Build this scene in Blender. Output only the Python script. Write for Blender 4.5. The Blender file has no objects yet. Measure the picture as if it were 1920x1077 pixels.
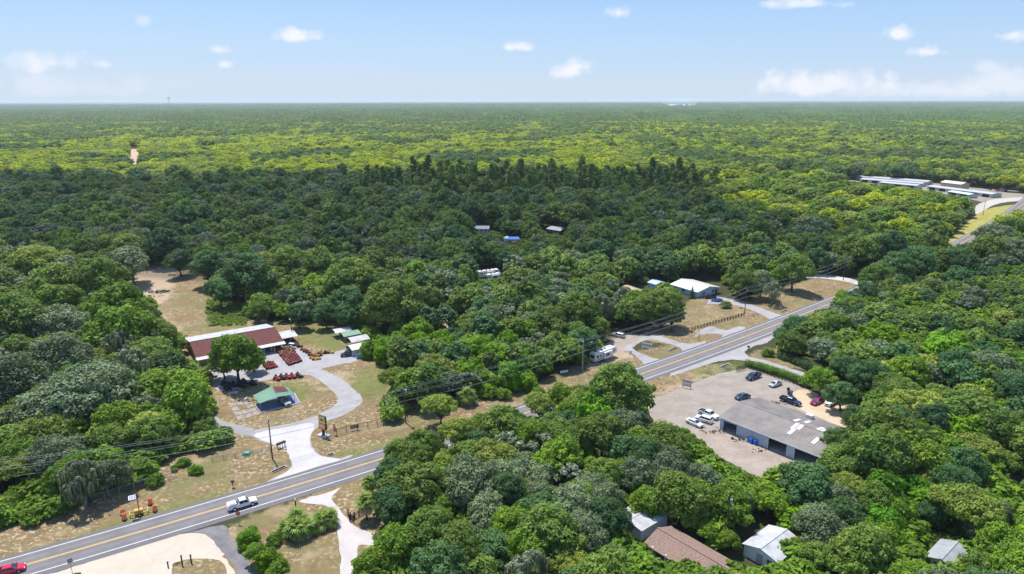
import bpy, bmesh, math, random
import numpy as np
from mathutils import Vector, Matrix
from mathutils.geometry import tessellate_polygon
from mathutils import noise as mnoise

# ---------------------------------------------------------------- camera, light, exposure
F = 1280.0; YH = 188.5; CAMH = 82.0
PITCH = math.atan((538.5 - YH) / F); ROLL = math.atan(5 / 1920)
SUN_EL = math.radians(66); SUN_AZ = math.atan2(-0.56, 0.83)      # azimuth from +Y towards +X
SUN = Vector((math.sin(SUN_AZ) * math.cos(SUN_EL), math.cos(SUN_AZ) * math.cos(SUN_EL), math.sin(SUN_EL)))
SC = bpy.context.scene
C = SC.collection
cam_d = bpy.data.cameras.new('camera'); cam = bpy.data.objects.new('camera', cam_d); C.objects.link(cam)
cam_d.sensor_width = 36; cam_d.lens = 24.0; cam_d.clip_start = 1; cam_d.clip_end = 120000
cam.matrix_world = Matrix.Translation((0, 0, CAMH)) @ Matrix.Rotation(math.radians(90) - PITCH, 4, 'X') @ Matrix.Rotation(-ROLL, 4, 'Z')
SC.camera = cam
sun_d = bpy.data.lights.new('sun', 'SUN'); sun_d.energy = 4.8; sun_d.angle = math.radians(0.53); sun_d.color = (1.0, 0.955, 0.88)
sun = bpy.data.objects.new('sun', sun_d); C.objects.link(sun); sun.location = (0, 0, 400)
sun.rotation_euler = SUN.to_track_quat('Z', 'Y').to_euler()
SC.view_settings.view_transform = 'Standard'; SC.view_settings.look = 'None'
SC.view_settings.exposure = 0.42; SC.view_settings.gamma = 1.0; SC.view_settings.use_curve_mapping = False
SC.cycles.use_denoising = True
SC.cycles.max_bounces = 6; SC.cycles.diffuse_bounces = 3; SC.cycles.glossy_bounces = 2; SC.cycles.transmission_bounces = 3
SC.cycles.volume_bounces = 1; SC.cycles.transparent_max_bounces = 12; SC.cycles.use_adaptive_sampling = True
HAZE = 5.6e-5

def G(px, py, z=0.0):
    """where the line of sight through a point of the photograph meets height z"""
    dx, dy = px - 960, py - 538.5
    c, s = math.cos(ROLL), math.sin(ROLL)
    dx, dy = dx * c - dy * s, dx * s + dy * c
    u, v = dx / F, -dy / F
    up = v * math.cos(PITCH) - math.sin(PITCH); fw = math.cos(PITCH) + v * math.sin(PITCH)
    t = (CAMH - z) / -up
    return Vector((u * t, fw * t, z))
def PX(p):
    x, y, z = p[0], p[1], p[2] - CAMH
    d = y * math.cos(PITCH) - z * math.sin(PITCH); upc = z * math.cos(PITCH) + y * math.sin(PITCH)
    if d < 1: return (-1e6, -1e6, d)
    u, v = x / d * F, -upc / d * F
    c, s = math.cos(ROLL), math.sin(ROLL)
    return (960 + u * c + v * s, 538.5 - u * s + v * c, d)

# ---------------------------------------------------------------- node helpers
class NT:
    def __init__(s, tree): s.t = tree; s.n = tree.nodes; s.l = tree.links
    def __call__(s, typ, ins=None, **kw):
        nd = s.n.new(typ)
        for k, v in kw.items(): setattr(nd, k, v)
        for k, v in (ins or {}).items():
            if isinstance(v, bpy.types.NodeSocket): s.l.new(v, nd.inputs[k])
            else: nd.inputs[k].default_value = v
        return nd
    def math(s, op, a, b=0.0, c=None, clamp=False):
        nd = s.n.new('ShaderNodeMath'); nd.operation = op; nd.use_clamp = clamp
        for i, v in enumerate((a, b, c)):
            if v is None: continue
            if isinstance(v, bpy.types.NodeSocket): s.l.new(v, nd.inputs[i])
            else: nd.inputs[i].default_value = v
        return nd.outputs[0]
    def mix(s, f, a, b, mode='MIX'):
        nd = s.n.new('ShaderNodeMixRGB'); nd.blend_type = mode
        for i, v in enumerate((f, a, b)):
            if isinstance(v, bpy.types.NodeSocket): s.l.new(v, nd.inputs[i])
            elif i == 0: nd.inputs[0].default_value = v
            else: nd.inputs[i].default_value = tuple(v) + ((1,) if len(v) == 3 else ())
        return nd.outputs[0]
    def ramp(s, f, stops):
        nd = s.n.new('ShaderNodeValToRGB'); s.l.new(f, nd.inputs[0])
        while len(nd.color_ramp.elements) < len(stops): nd.color_ramp.elements.new(0.5)
        for e, (p, c) in zip(nd.color_ramp.elements, stops):
            e.position = p; e.color = tuple(c) + (1,) if not isinstance(c, float) else (c, c, c, 1)
        return nd.outputs[0]
    def noise(s, vec, scale, detail=3, rough=0.6, out=0):
        nd = s.n.new('ShaderNodeTexNoise'); nd.inputs['Scale'].default_value = scale
        nd.inputs['Detail'].default_value = detail; nd.inputs['Roughness'].default_value = rough
        if vec is not None: s.l.new(vec, nd.inputs['Vector'])
        return nd.outputs[out]

# ---------------------------------------------------------------- world
world = bpy.data.worlds.new('World'); SC.world = world; world.use_nodes = True
w = NT(world.node_tree); w.n.clear()
wout = w('ShaderNodeOutputWorld')
sky = w('ShaderNodeTexSky', sky_type='NISHITA', sun_disc=False, sun_elevation=SUN_EL, sun_rotation=SUN_AZ,
        altitude=50, air_density=1.25, dust_density=1.0, ozone_density=1.6)
tc = w('ShaderNodeTexCoord'); sep = w('ShaderNodeSeparateXYZ', {0: tc.outputs['Generated']})
dx, dy, dz = sep.outputs
ysafe = w.math('MAXIMUM', dy, 0.02)
U = w.math('DIVIDE', dx, ysafe); V = w.math('DIVIDE', dz, ysafe)
nz = w('ShaderNodeTexNoise', {'Vector': tc.outputs['Generated'], 'Scale': 16.0, 'Detail': 7.0, 'Roughness': 0.62})
nzc = w.math('SUBTRACT', nz.outputs[0], 0.5)
nz2 = w('ShaderNodeTexNoise', {'Vector': tc.outputs['Generated'], 'Scale': 55.0, 'Detail': 5.0, 'Roughness': 0.65})
nzc = w.math('ADD', nzc, w.math('MULTIPLY', w.math('SUBTRACT', nz2.outputs[0], 0.5), 0.45))
cl_list = [(100,118,72,20,.75),(60,112,40,14,.5),(195,122,22,9,.55),(120,165,120,26,.30),(408,95,24,10,.8),(422,122,13,8,.7),
           (552,68,34,12,.95),(268,40,16,12,.4),(966,89,30,9,.95),(1068,134,44,15,.9),(1160,24,24,14,.9),(1088,126,24,13,.9),
           (1520,8,64,10,.8),(1677,65,26,14,.95),(1738,98,36,12,.95),(1898,66,34,15,.95),(1560,163,120,22,.8),
           (1760,172,150,18,.6),(1850,128,28,12,.45),(1640,172,190,16,.5),(1880,160,90,20,.55)]
mask = None
def uv_of(px, py):
    d = G(px, py) - Vector((0, 0, CAMH)) if py > 200 else None
    dx_, dy_ = px - 960, py - 538.5
    c_, s_ = math.cos(ROLL), math.sin(ROLL); dx_, dy_ = dx_ * c_ - dy_ * s_, dx_ * s_ + dy_ * c_
    u, v = dx_ / F, -dy_ / F
    up = v * math.cos(PITCH) - math.sin(PITCH); fw = math.cos(PITCH) + v * math.sin(PITCH)
    return u / fw, up / fw
for (px, py, rx, ry, st) in cl_list:
    u0, v0 = uv_of(px, py); ru, rv = rx / F * 1.15, ry / F * 1.25
    a = w.math('DIVIDE', w.math('SUBTRACT', U, u0), ru); b = w.math('DIVIDE', w.math('SUBTRACT', V, v0), rv)
    bneg = w.math('MULTIPLY', w.math('MINIMUM', b, 0.0), 1.5)                 # flatter undersides
    b = w.math('ADD', w.math('MAXIMUM', b, 0.0), bneg)
    r2 = w.math('SQRT', w.math('ADD', w.math('MULTIPLY', a, a), w.math('MULTIPLY', b, b)))
    m = w.math('SUBTRACT', 1.05, r2); m = w.math('ADD', m, w.math('MULTIPLY', nzc, 3.0))
    m = w.math('MULTIPLY', w.math('MULTIPLY', m, 1.3, clamp=True), st * .82)
    mask = m if mask is None else w.math('MAXIMUM', mask, m)
# the same fair-weather cumulus carries on round the rest of the sky
rest = w('ShaderNodeTexNoise', {'Vector': w('ShaderNodeMapping', {'Vector': tc.outputs['Generated'], 'Scale': (1, 1, 3.2)}).outputs[0], 'Scale': 5.0, 'Detail': 8.0, 'Roughness': 0.6})
rm = w.math('MULTIPLY', w.math('SUBTRACT', rest.outputs[0], 0.60), 7.0, clamp=True)
out_v = w.math('MULTIPLY', w.math('SUBTRACT', V, 0.17), 12.0, clamp=True)
out_u = w.math('MULTIPLY', w.math('SUBTRACT', w.math('ABSOLUTE', U), 0.85), 8.0, clamp=True)
behind = w.math('LESS_THAN', dy, 0.03)
outside = w.math('MAXIMUM', w.math('MAXIMUM', out_v, out_u), behind)
mask = w.math('MAXIMUM', mask, w.math('MULTIPLY', w.math('MULTIPLY', rm, outside), 0.8))
mask = w.math('MULTIPLY', mask, w.math('GREATER_THAN', dz, 0.0))
skyc = w.mix(1.0, sky.outputs[0], (1.0, 1.0, 1.0), 'MULTIPLY')
skyc = w.mix(0.72, skyc, w.ramp(w.math('MULTIPLY', w.math('MAXIMUM', dz, 0.0), 1.0), [(0.0, (4.4, 5.6, 7.2)), (0.05, (2.9, 4.6, 7.2)), (0.15, (1.8, 3.7, 6.9)), (0.5, (2.0, 3.7, 7.0)), (1.0, (1.4, 2.8, 6.0))]))
cshade = w.mix(w.math('ADD', 0.55, w.math('MULTIPLY', nzc, 1.4), clamp=True), (6.2, 6.5, 7.3), (7.9, 7.5, 7.6))
veil = w.math('MULTIPLY', w.math('SUBTRACT', 1.0, w.math('MULTIPLY', w.math('ABSOLUTE', dz), 5.0), clamp=True), 0.16)
skyc = w.mix(veil, skyc, (5.6, 6.2, 7.0))
fin = w.mix(mask, skyc, cshade)
bg = w('ShaderNodeBackground', {'Color': fin, 'Strength': 0.108})
w.l.new(bg.outputs[0], wout.inputs[0])

# ---------------------------------------------------------------- materials
def mat(name, col, rough=0.6, metal=0.0, var=0.0, vscale=3.0, spec=0.5, col2=None, obj=False, alpha=1.0, bump=0.0, bscale=20.0):
    m = bpy.data.materials.new(name); m.use_nodes = True; t = NT(m.node_tree); t.n.clear()
    out = t('ShaderNodeOutputMaterial'); p = t('ShaderNodeBsdfPrincipled', {'Roughness': rough, 'Metallic': metal, 'Specular IOR Level': spec})
    tcn = t('ShaderNodeTexCoord').outputs['Object' if obj else 'Generated'] if False else t('ShaderNodeNewGeometry').outputs['Position']
    if var > 0 or col2:
        n = t.noise(tcn, vscale, 5, 0.65)
        n2 = t.math('MULTIPLY', t.math('SUBTRACT', n, 0.36), 3.5, clamp=True)
        c2 = col2 or tuple(max(0, c * (1 - var)) for c in col)
        cc = t.mix(n2, col, c2)
        t.l.new(cc, p.inputs['Base Color'])
    else: p.inputs['Base Color'].default_value = tuple(col) + (1,)
    if bump > 0:
        b = t('ShaderNodeBump', {'Strength': bump, 'Distance': 0.05, 'Height': t.noise(tcn, bscale, 4)})
        t.l.new(b.outputs[0], p.inputs['Normal'])
    sh = p.outputs[0]
    if alpha < 1:
        tr = t('ShaderNodeBsdfTransparent'); mx = t('ShaderNodeMixShader', {0: alpha, 1: tr.outputs[0], 2: sh}); sh = mx.outputs[0]
    t.l.new(sh, out.inputs[0]); return m

def foliage(name, ca, cb, trans=0.32, hueshift=0.03, rough=0.62, wide=0.5):
    """ca..cb: colours of different trees of this kind; every leaf and clump varies a little round its tree's colour"""
    m = bpy.data.materials.new(name); m.use_nodes = True; t = NT(m.node_tree); t.n.clear()
    out = t('ShaderNodeOutputMaterial'); oi = t('ShaderNodeObjectInfo')
    at = t('ShaderNodeAttribute', attribute_name='tint')
    base = t.mix(oi.outputs['Random'], ca, cb)
    reg = t.noise(oi.outputs['Location'], 0.012, 3, 0.6)
    regf = t.math('MULTIPLY', t.math('SUBTRACT', reg, 0.38), 3.4, clamp=True)
    base = t.mix(t.math('MULTIPLY', regf, wide), base, tuple(1.25 * x for x in cb))
    hsv = t('ShaderNodeHueSaturation', {'Color': base,
            'Hue': t.math('ADD', 0.5, t.math('MULTIPLY', t.math('SUBTRACT', at.outputs['Fac'], 0.5), -hueshift)),
            'Saturation': 1.06,
            'Value': t.math('MULTIPLY', t.math('ADD', 0.30, t.math('MULTIPLY', at.outputs['Fac'], 1.75)), t.math('ADD', 0.80, t.math('MULTIPLY', t.math('FRACT', t.math('MULTIPLY', oi.outputs['Random'], 7.31)), 0.5)))})
    c = hsv.outputs[0]
    p = t('ShaderNodeBsdfPrincipled', {'Base Color': c, 'Roughness': rough, 'Specular IOR Level': 0.28})
    tl = t('ShaderNodeBsdfTranslucent', {'Color': t.mix(0.55, c, (0.30, 0.42, 0.03))})
    mx = t('ShaderNodeMixShader', {0: trans, 1: p.outputs[0], 2: tl.outputs[0]})
    t.l.new(mx.outputs[0], out.inputs[0]); return m

FOL = {
 'oak':    foliage('oak leaves', (0.068, 0.122, 0.024), (0.115, 0.172, 0.032)),
 'dark':   foliage('dark leaves', (0.036, 0.092, 0.034), (0.066, 0.130, 0.044), wide=0.3),
 'bright': foliage('bright leaves', (0.088, 0.175, 0.018), (0.130, 0.205, 0.022)),
 'vine':   foliage('vine leaves', (0.070, 0.195, 0.014), (0.150, 0.245, 0.016), 0.38),
 'moss':   foliage('mossy leaves', (0.085, 0.125, 0.070), (0.125, 0.160, 0.078), 0.2),
 'light':  foliage('pale leaves', (0.135, 0.190, 0.036), (0.200, 0.235, 0.048), 0.34),
 'pine':   foliage('pine needles', (0.080, 0.150, 0.032), (0.150, 0.210, 0.040), 0.3),
 'bare':   foliage('spanish moss', (0.19, 0.20, 0.145), (0.14, 0.165, 0.105), 0.25),
 'palm':   foliage('palm leaves', (0.105, 0.170, 0.030), (0.150, 0.205, 0.045), 0.25, 0.05),
 'yellow': foliage('sun brightened yellow green leaves', (0.250, 0.330, 0.022), (0.370, 0.390, 0.028), 0.44),  # leaf colour raised to carry the sunlight on the far band
}
BARK = mat('bark', (0.105, 0.085, 0.066), 0.9, var=0.5, vscale=1.5, spec=0.1)
GREYBARK = mat('grey bark', (0.24, 0.23, 0.21), 0.9, var=0.4, vscale=1.5, spec=0.1)
M = dict(
 white=mat('white paint', (0.68, 0.68, 0.66), 0.35, var=0.08, vscale=0.6),
 offwhite=mat('old white metal', (0.50, 0.50, 0.51), 0.5, var=0.28, vscale=0.5),
 cream=mat('cream metal', (0.66, 0.62, 0.50), 0.5, var=0.15, vscale=0.5),
 tan=mat('tan metal', (0.50, 0.38, 0.24), 0.5, var=0.15, vscale=0.7),
 bluewall=mat('pale blue metal', (0.44, 0.55, 0.66), 0.5, var=0.22, vscale=0.45),
 corr=mat('weathered corrugated metal', (0.235, 0.205, 0.188), 0.7, var=0.35, vscale=0.25),
 skylight=mat('fibreglass panel', (0.70, 0.68, 0.64), 0.5, var=0.2, vscale=1),
 shingle_red=mat('red brown shingles', (0.155, 0.062, 0.058), 0.9, var=0.35, vscale=1.6, spec=0.1, bump=0.4),
 shingle_brown=mat('brown shingles', (0.30, 0.205, 0.165), 0.9, var=0.42, vscale=3.5, spec=0.1, bump=0.4),
 ochre=mat('ochre paint', (0.55, 0.27, 0.06), 0.6, var=0.15, vscale=1),
 yellowwall=mat('yellow paint', (0.52, 0.36, 0.09), 0.6, var=0.15, vscale=1),
 green_metal=mat('green metal roof', (0.15, 0.29, 0.19), 0.45, var=0.12, vscale=0.8),
 green_dark=mat('dark green canvas', (0.06, 0.19, 0.11), 0.6),
 blueslab=mat('blue painted concrete', (0.16, 0.19, 0.34), 0.6, var=0.3, vscale=0.8),
 dark=mat('dark opening', (0.012, 0.014, 0.018), 0.8, spec=0.2),  # near-black colour stands in for the shade inside hollows
 glass=mat('window glass', (0.02, 0.028, 0.04), 0.08, spec=0.8),
 rubber=mat('rubber', (0.012, 0.012, 0.013), 0.8, spec=0.2),
 black=mat('black plastic', (0.02, 0.02, 0.022), 0.5),
 chrome=mat('bright metal', (0.55, 0.56, 0.58), 0.25, 1.0),
 steel=mat('galvanised steel', (0.38, 0.39, 0.40), 0.5, 0.6),
 wood=mat('weathered wood', (0.16, 0.125, 0.10), 0.85, var=0.4, vscale=4, spec=0.1),
 polewood=mat('pole wood', (0.115, 0.09, 0.075), 0.85, var=0.4, vscale=2, spec=0.1),
 concrete_pole=mat('concrete pole', (0.42, 0.41, 0.38), 0.8, var=0.2, vscale=2),
 darkwood=mat('dark wood', (0.045, 0.038, 0.034), 0.85, var=0.4, vscale=4, spec=0.1),
 orange=mat('orange plastic', (0.75, 0.15, 0.025), 0.45),
 eqorange=mat('orange machine paint', (0.48, 0.17, 0.04), 0.45),
 eqred=mat('red machine paint', (0.30, 0.025, 0.025), 0.45),
 eqyellow=mat('yellow machine paint', (0.50, 0.31, 0.06), 0.45),
 blueplastic=mat('blue plastic', (0.02, 0.13, 0.50), 0.4),
 skyblue=mat('light blue tarp', (0.12, 0.42, 0.62), 0.5),
 paleblue=mat('pale blue sheet', (0.42, 0.55, 0.70), 0.5),
 tarp=mat('blue tarp', (0.06, 0.22, 0.62), 0.5),
 signred=mat('stop sign red', (0.45, 0.012, 0.02), 0.4),
 purple=mat('purple lettering', (0.22, 0.03, 0.16), 0.5),
 signorange=mat('orange sign face', (0.80, 0.17, 0.02), 0.4),
 signyellow=mat('yellow sign face', (0.70, 0.50, 0.06), 0.4),
 salmon=mat('salmon flag cloth', (0.75, 0.20, 0.13), 0.7),
 head=mat('head lamp', (0.75, 0.77, 0.80), 0.15), tail=mat('tail lamp', (0.35, 0.01, 0.01), 0.25),
 p_white=mat('white car paint', (0.74, 0.75, 0.76), 0.2), p_silver=mat('silver car paint', (0.42, 0.45, 0.46), 0.25, 0.4),
 p_red=mat('red car paint', (0.55, 0.015, 0.05), 0.2), p_navy=mat('navy car paint', (0.018, 0.035, 0.085), 0.2),
 p_slate=mat('slate blue car paint', (0.045, 0.075, 0.12), 0.25, 0.3), p_magenta=mat('magenta car paint', (0.24, 0.012, 0.10), 0.2),
 p_black=mat('black car paint', (0.02, 0.02, 0.025), 0.2), p_blue=mat('blue car paint', (0.02, 0.05, 0.30), 0.2),
 p_palegreen=mat('pale green car paint', (0.55, 0.66, 0.56), 0.25), p_iceblue=mat('pale blue car paint', (0.50, 0.60, 0.74), 0.25),
 grey_metal=mat('grey shed metal', (0.36, 0.37, 0.38), 0.5, var=0.25, vscale=1),
 concrete=mat('concrete', (0.50, 0.475, 0.45), 0.85, var=0.2, vscale=0.7, spec=0.2),
 oldslab=mat('old slab', (0.36, 0.31, 0.27), 0.9, vscale=.7, spec=0.2, col2=(0.19, 0.16, 0.12)),
 char=mat('charred wood', (0.03, 0.028, 0.027), 0.9, var=0.4, vscale=3),
 rust=mat('rusty metal', (0.28, 0.09, 0.05), 0.8, var=0.5, vscale=3),
 wire=mat('cable', (0.30, 0.31, 0.32), 0.5),
 mesh=mat('chain link', (0.30, 0.31, 0.32), 0.5, 0.3, alpha=0.22),
)

# ---------------------------------------------------------------- mesh builder
class MB:
    def __init__(s): s.v = []; s.f = []; s.m = []; s.mats = []
    def mi(s, m):
        if m not in s.mats: s.mats.append(m)
        return s.mats.index(m)
    def add(s, vs, fs, m):
        k = len(s.v); s.v += [tuple(v) for v in vs]; s.f += [tuple(i + k for i in f) for f in fs]; s.m += [s.mi(m)] * len(fs)
    def box(s, x0, x1, y0, y1, z0, z1, m):
        s.add([(x0,y0,z0),(x1,y0,z0),(x1,y1,z0),(x0,y1,z0),(x0,y0,z1),(x1,y0,z1),(x1,y1,z1),(x0,y1,z1)],
              [(3,2,1,0),(4,5,6,7),(0,1,5,4),(1,2,6,5),(2,3,7,6),(3,0,4,7)], m)
    def hexa(s, b, t, m):           # bottom 4, top 4 corner lists
        s.add(list(b) + list(t), [(3,2,1,0),(4,5,6,7),(0,1,5,4),(1,2,6,5),(2,3,7,6),(3,0,4,7)], m)
    def tube(s, pts, rad, m, n=6, cap=True):
        pts = [Vector(p) for p in pts]; k = len(s.v); R = rad if hasattr(rad, '__len__') else [rad] * len(pts)
        vs = []; fs = []
        for i, p in enumerate(pts):
            d = (pts[min(i + 1, len(pts) - 1)] - pts[max(i - 1, 0)]).normalized()
            a = d.orthogonal().normalized() if abs(d.z) < 0.95 else Vector((1, 0, 0)); a = (a - d * a.dot(d)).normalized(); b = d.cross(a)
            for j in range(n):
                t = 2 * math.pi * j / n; vs.append(p + (a * math.cos(t) + b * math.sin(t)) * R[i])
        for i in range(len(pts) - 1):
            for j in range(n): fs.append((i*n+j, i*n+(j+1) % n, (i+1)*n+(j+1) % n, (i+1)*n+j))
        if cap: fs += [tuple(range(n - 1, -1, -1)), tuple((len(pts)-1)*n + j for j in range(n))]
        s.add(vs, fs, m)
    def cyl(s, c, r, h, m, n=12, axis='z'):
        c = Vector(c); d = {'x': Vector((1,0,0)), 'y': Vector((0,1,0)), 'z': Vector((0,0,1))}[axis]
        s.tube([c - d * h / 2, c + d * h / 2], r, m, n)
    def ball(s, c, r, m, n=8, sq=(1, 1, 1)):
        vs = []; fs = []; q = n // 2
        for i in range(q + 1):
            for j in range(n):
                th = math.pi * i / q; ph = 2 * math.pi * j / n
                vs.append((c[0] + r*sq[0]*math.sin(th)*math.cos(ph), c[1] + r*sq[1]*math.sin(th)*math.sin(ph), c[2] + r*sq[2]*math.cos(th)))
        for i in range(q):
            for j in range(n): fs.append((i*n+j, (i+1)*n+j, (i+1)*n+(j+1) % n, i*n+(j+1) % n))
        s.add(vs, fs, m)
    def build(s, name, parent=None, smooth=False, **props):
        me = bpy.data.meshes.new(name); me.from_pydata(s.v, [], s.f)
        for m in s.mats: me.materials.append(m)
        me.polygons.foreach_set('material_index', s.m)
        if smooth: me.polygons.foreach_set('use_smooth', [True] * len(s.f))
        me.update()
        return link(name, me, parent, **props)
def link(name, me, parent=None, **props):
    o = bpy.data.objects.new(name, me); C.objects.link(o)
    if parent is not None: o.parent = parent
    for k, v in props.items(): o[k] = v
    return o
def tag(o, label, cat, group=None):
    o['label'] = label; o['category'] = cat
    if group: o['group'] = group
    return o
def thing(name, label, cat, loc=(0, 0, 0), rz=0.0, group=None):
    o = bpy.data.objects.new(name, None); C.objects.link(o); o.empty_display_size = 0.5
    o.location = loc; o.rotation_euler = (0, 0, rz); return tag(o, label, cat, group)
def dup(root, loc=None, rz=None, label=None, group=None, scale=None):
    r = root.copy(); C.objects.link(r)
    if loc is not None: r.location = loc
    if rz is not None: r.rotation_euler = (0, 0, rz)
    if scale is not None: r.scale = (scale,) * 3 if not hasattr(scale, '__len__') else scale
    if label: r['label'] = label
    if group: r['group'] = group
    for ch in list(root.children):
        c = ch.copy(); C.objects.link(c); c.parent = r; c.matrix_parent_inverse = ch.matrix_parent_inverse
        for g in list(ch.children):
            d = g.copy(); C.objects.link(d); d.parent = c
    return r

def catmull(pts, n=4, closed=True):
    out = []; N = len(pts)
    for i in range(N if closed else N - 1):
        p0, p1, p2, p3 = (pts[(i + k) % N] if closed else pts[max(0, min(N - 1, i + k))] for k in (-1, 0, 1, 2))
        for j in range(n):
            t = j / n
            out.append(0.5 * ((2 * p1) + (p2 - p0) * t + (2 * p0 - 5 * p1 + 4 * p2 - p3) * t * t + (3 * p1 - p0 - 3 * p2 + p3) * t ** 3))
    if not closed: out.append(pts[-1])
    return out
def sheet(name, pxs, z, m, parent=None, smooth=3, kw_rag=.45, **props):
    pts = [G(*p) for p in pxs]
    if smooth > 1: pts = catmull(pts, smooth)
    if kw_rag and smooth > 1:
        fine = []
        for a, b in zip(pts, pts[1:] + pts[:1]):
            k_ = max(1, int((b - a).length / 1.1)); fine += [a.lerp(b, i_ / k_) for i_ in range(k_)]
        pts = [p + Vector((mnoise.noise((p.x * .9, p.y * .9, z * 90)), mnoise.noise((p.x * .9, p.y * .9, 7)), 0)) * kw_rag for p in fine]
    pts = [Vector((p.x, p.y, z)) for p in pts]
    tris = tessellate_polygon([pts])
    me = bpy.data.meshes.new(name); me.from_pydata([tuple(p) for p in pts], [], [tuple(t) for t in tris]); me.materials.append(m)
    bm = bmesh.new(); bm.from_mesh(me)
    for f in bm.faces:
        f.normal_update()
        if f.normal.z < 0: f.normal_flip()
    bm.to_mesh(me); bm.free(); me.update()
    if parent is None and 'kind' not in props: props['kind'] = 'structure'
    return link(name, me, parent, **props)

# ---------------------------------------------------------------- the highway's line
ROADPX = [(-20,1079.5),(44,1061),(100,1046),(208,1013),(400,957),(540,915),(735,851),(1020,760),(1209,699.4),(1380,639),(1420,625),(1450,613.5),(1600,546),(1810,450),(1905,400)]
rp = np.array([tuple(G(*p))[:2] for p in ROADPX])
wgt = np.array([3,3,3,3,3,3,3,1.5,3,3,2,2,1.5,.8,.4])
RC = np.polyfit(rp[:, 0] / 100, rp[:, 1], 3, w=wgt)
def road_y(x): return np.polyval(RC, x / 100)
def road_pt(x):
    y = road_y(x); d = (road_y(x + .5) - road_y(x - .5)); t = Vector((1, d, 0)).normalized()
    return Vector((x, y, 0)), t, Vector((-t.y, t.x, 0))
RX = list(np.arange(-330, 460, 4.0))
RARR = np.array([[x, road_y(x)] for x in np.arange(-330, 460, 2.0)])
def road_dist(x, y): return float(np.sqrt(((RARR - (x, y)) ** 2).sum(1).min()))

# ---------------------------------------------------------------- ground sheet with blended cover
DRY = [
 [(395,705),(345,690),(330,640),(470,600),(545,605),(600,602),(640,606),(692,640),(695,672),(722,690),(716,720),(770,735),(860,745),(930,735),(1000,722),(1040,705),(1110,690),(1180,665),(1215,685),(1020,752),(735,848),(640,868),(500,912),(270,980),(0,1060),(-120,1100),(-120,1010),(0,985),(150,945),(250,920),(290,880),(330,820),(395,800)],
 [(420,985),(560,935),(640,900),(740,865),(760,880),(700,1000),(720,1100),(430,1100)],
 [(300,1100),(320,1050),(400,1035),(450,1100)],[(130,1100),(140,1065),(165,1068),(180,1100)],
 [(228,548),(262,500),(300,490),(375,502),(398,540),(390,610),(480,602),(345,632),(322,620),(283,575)],
 [(1205,712),(1300,690),(1400,672),(1345,695),(1240,742),(1218,748)],
 [(1040,720),(1100,700),(1180,660),(1300,640),(1300,690),(1205,700)],
 [(1270,570),(1330,555),(1400,565),(1470,600),(1450,612),(1330,650),(1200,640),(1210,615),(1280,600)],
 [(1410,560),(1535,518),(1610,528),(1600,545),(1480,600),(1440,585)],
 [(1395,668),(1440,650),(1490,670),(1520,700),(1480,690)],
 [(1760,470),(1850,383),(1930,372),(1930,392),(1815,455)],
 [(640,905),(700,890),(720,960),(790,1000),(800,1060),(720,1030),(650,960)]]
GREEN = [
 [(545,605),(600,602),(632,606),(650,660),(600,650),(560,645)],[(385,560),(450,565),(460,615),(385,612)],
 [(0,1055),(270,955),(440,910),(440,925),(250,985),(0,1068)],[(0,965),(120,925),(240,905),(230,930),(90,965),(0,995)],
 [(600,855),(690,835),(800,805),(800,815),(700,850),(640,868)],[(1330,690),(1350,683),(1400,675),(1400,690),(1345,700)],
 [(1300,690),(1325,688),(1345,702),(1318,715)],[(500,725),(560,715),(590,740),(560,755)],[(1535,505),(1575,505),(1575,520),(1535,516)],
 [(1790,440),(1860,405),(1930,385),(1930,400),(1830,445),(1800,462)],[(940,462),(962,462),(962,475),(940,478)],
 [(690,680),(720,690),(730,730),(680,760),(655,715)]]
SAND = [
 [(230,530),(290,495),(330,505),(320,560),(290,575),(345,622),(330,630),(280,580)],[(620,690),(650,700),(672,735),(655,730),(632,712)],
 [(1500,735),(1545,745),(1610,775),(1600,800),(1560,775),(1495,760)],[(1325,880),(1370,905),(1360,960),(1330,965),(1310,930)],
 [(1140,635),(1180,630),(1170,655),(1145,650)],[(790,1015),(840,1000),(850,1030),(800,1060)],[(1330,905),(1350,900),(1395,950),(1380,960)],
 [(1225,740),(1400,672),(1360,694),(1240,750)],[(560,700),(585,708),(610,735),(600,738),(575,715)],[(310,650),(330,660),(385,740),(400,775),(385,760),(350,720)],
 [(765,585),(860,590),(900,625),(860,640),(770,620)],[(1130,650),(1050,700),(1190,670),(1180,655)]]
def axis(lo, hi, step, outer):
    a = list(np.arange(lo, hi + .01, step))
    return np.array([lo - o for o in reversed(outer)] + a + [hi + o for o in outer])
gx = axis(-190, 330, 1.6, [8, 30, 90, 250, 700, 2500, 12000, 70000]); gy = axis(88, 470, 1.6, [8, 30, 90, 250, 700, 2500, 12000, 70000])
GX, GY = np.meshgrid(gx, gy)
def inside(poly, X, Y):
    r = np.zeros(X.shape, bool); n = len(poly)
    for i in range(n):
        x1, y1 = poly[i]; x2, y2 = poly[(i + 1) % n]
        c = ((y1 > Y) != (y2 > Y)) & (X < (x2 - x1) * (Y - y1) / ((y2 - y1) or 1e-9) + x1); r ^= c
    return r
def blur(a, k=2):
    for _ in range(k):
        a = (a + np.roll(a, 1, 0) + np.roll(a, -1, 0)) / 3; a = (a + np.roll(a, 1, 1) + np.roll(a, -1, 1)) / 3
    return a
def weights(polys):
    r = np.zeros(GX.shape)
    for p in polys: r = np.maximum(r, inside([tuple(G(*q))[:2] for q in p], GX, GY).astype(float))
    return blur(r)
WD, WG, WS = weights(DRY), weights(GREEN), weights(SAND)
nx, ny = len(gx), len(gy)
vz = np.zeros(GX.size)
gv = np.stack([GX.ravel(), GY.ravel(), vz], 1)
ii = np.arange(nx * (ny - 1)).reshape(ny - 1, nx)[:, :-1].ravel()
gf = np.stack([ii, ii + 1, ii + nx + 1, ii + nx], 1)
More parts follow.
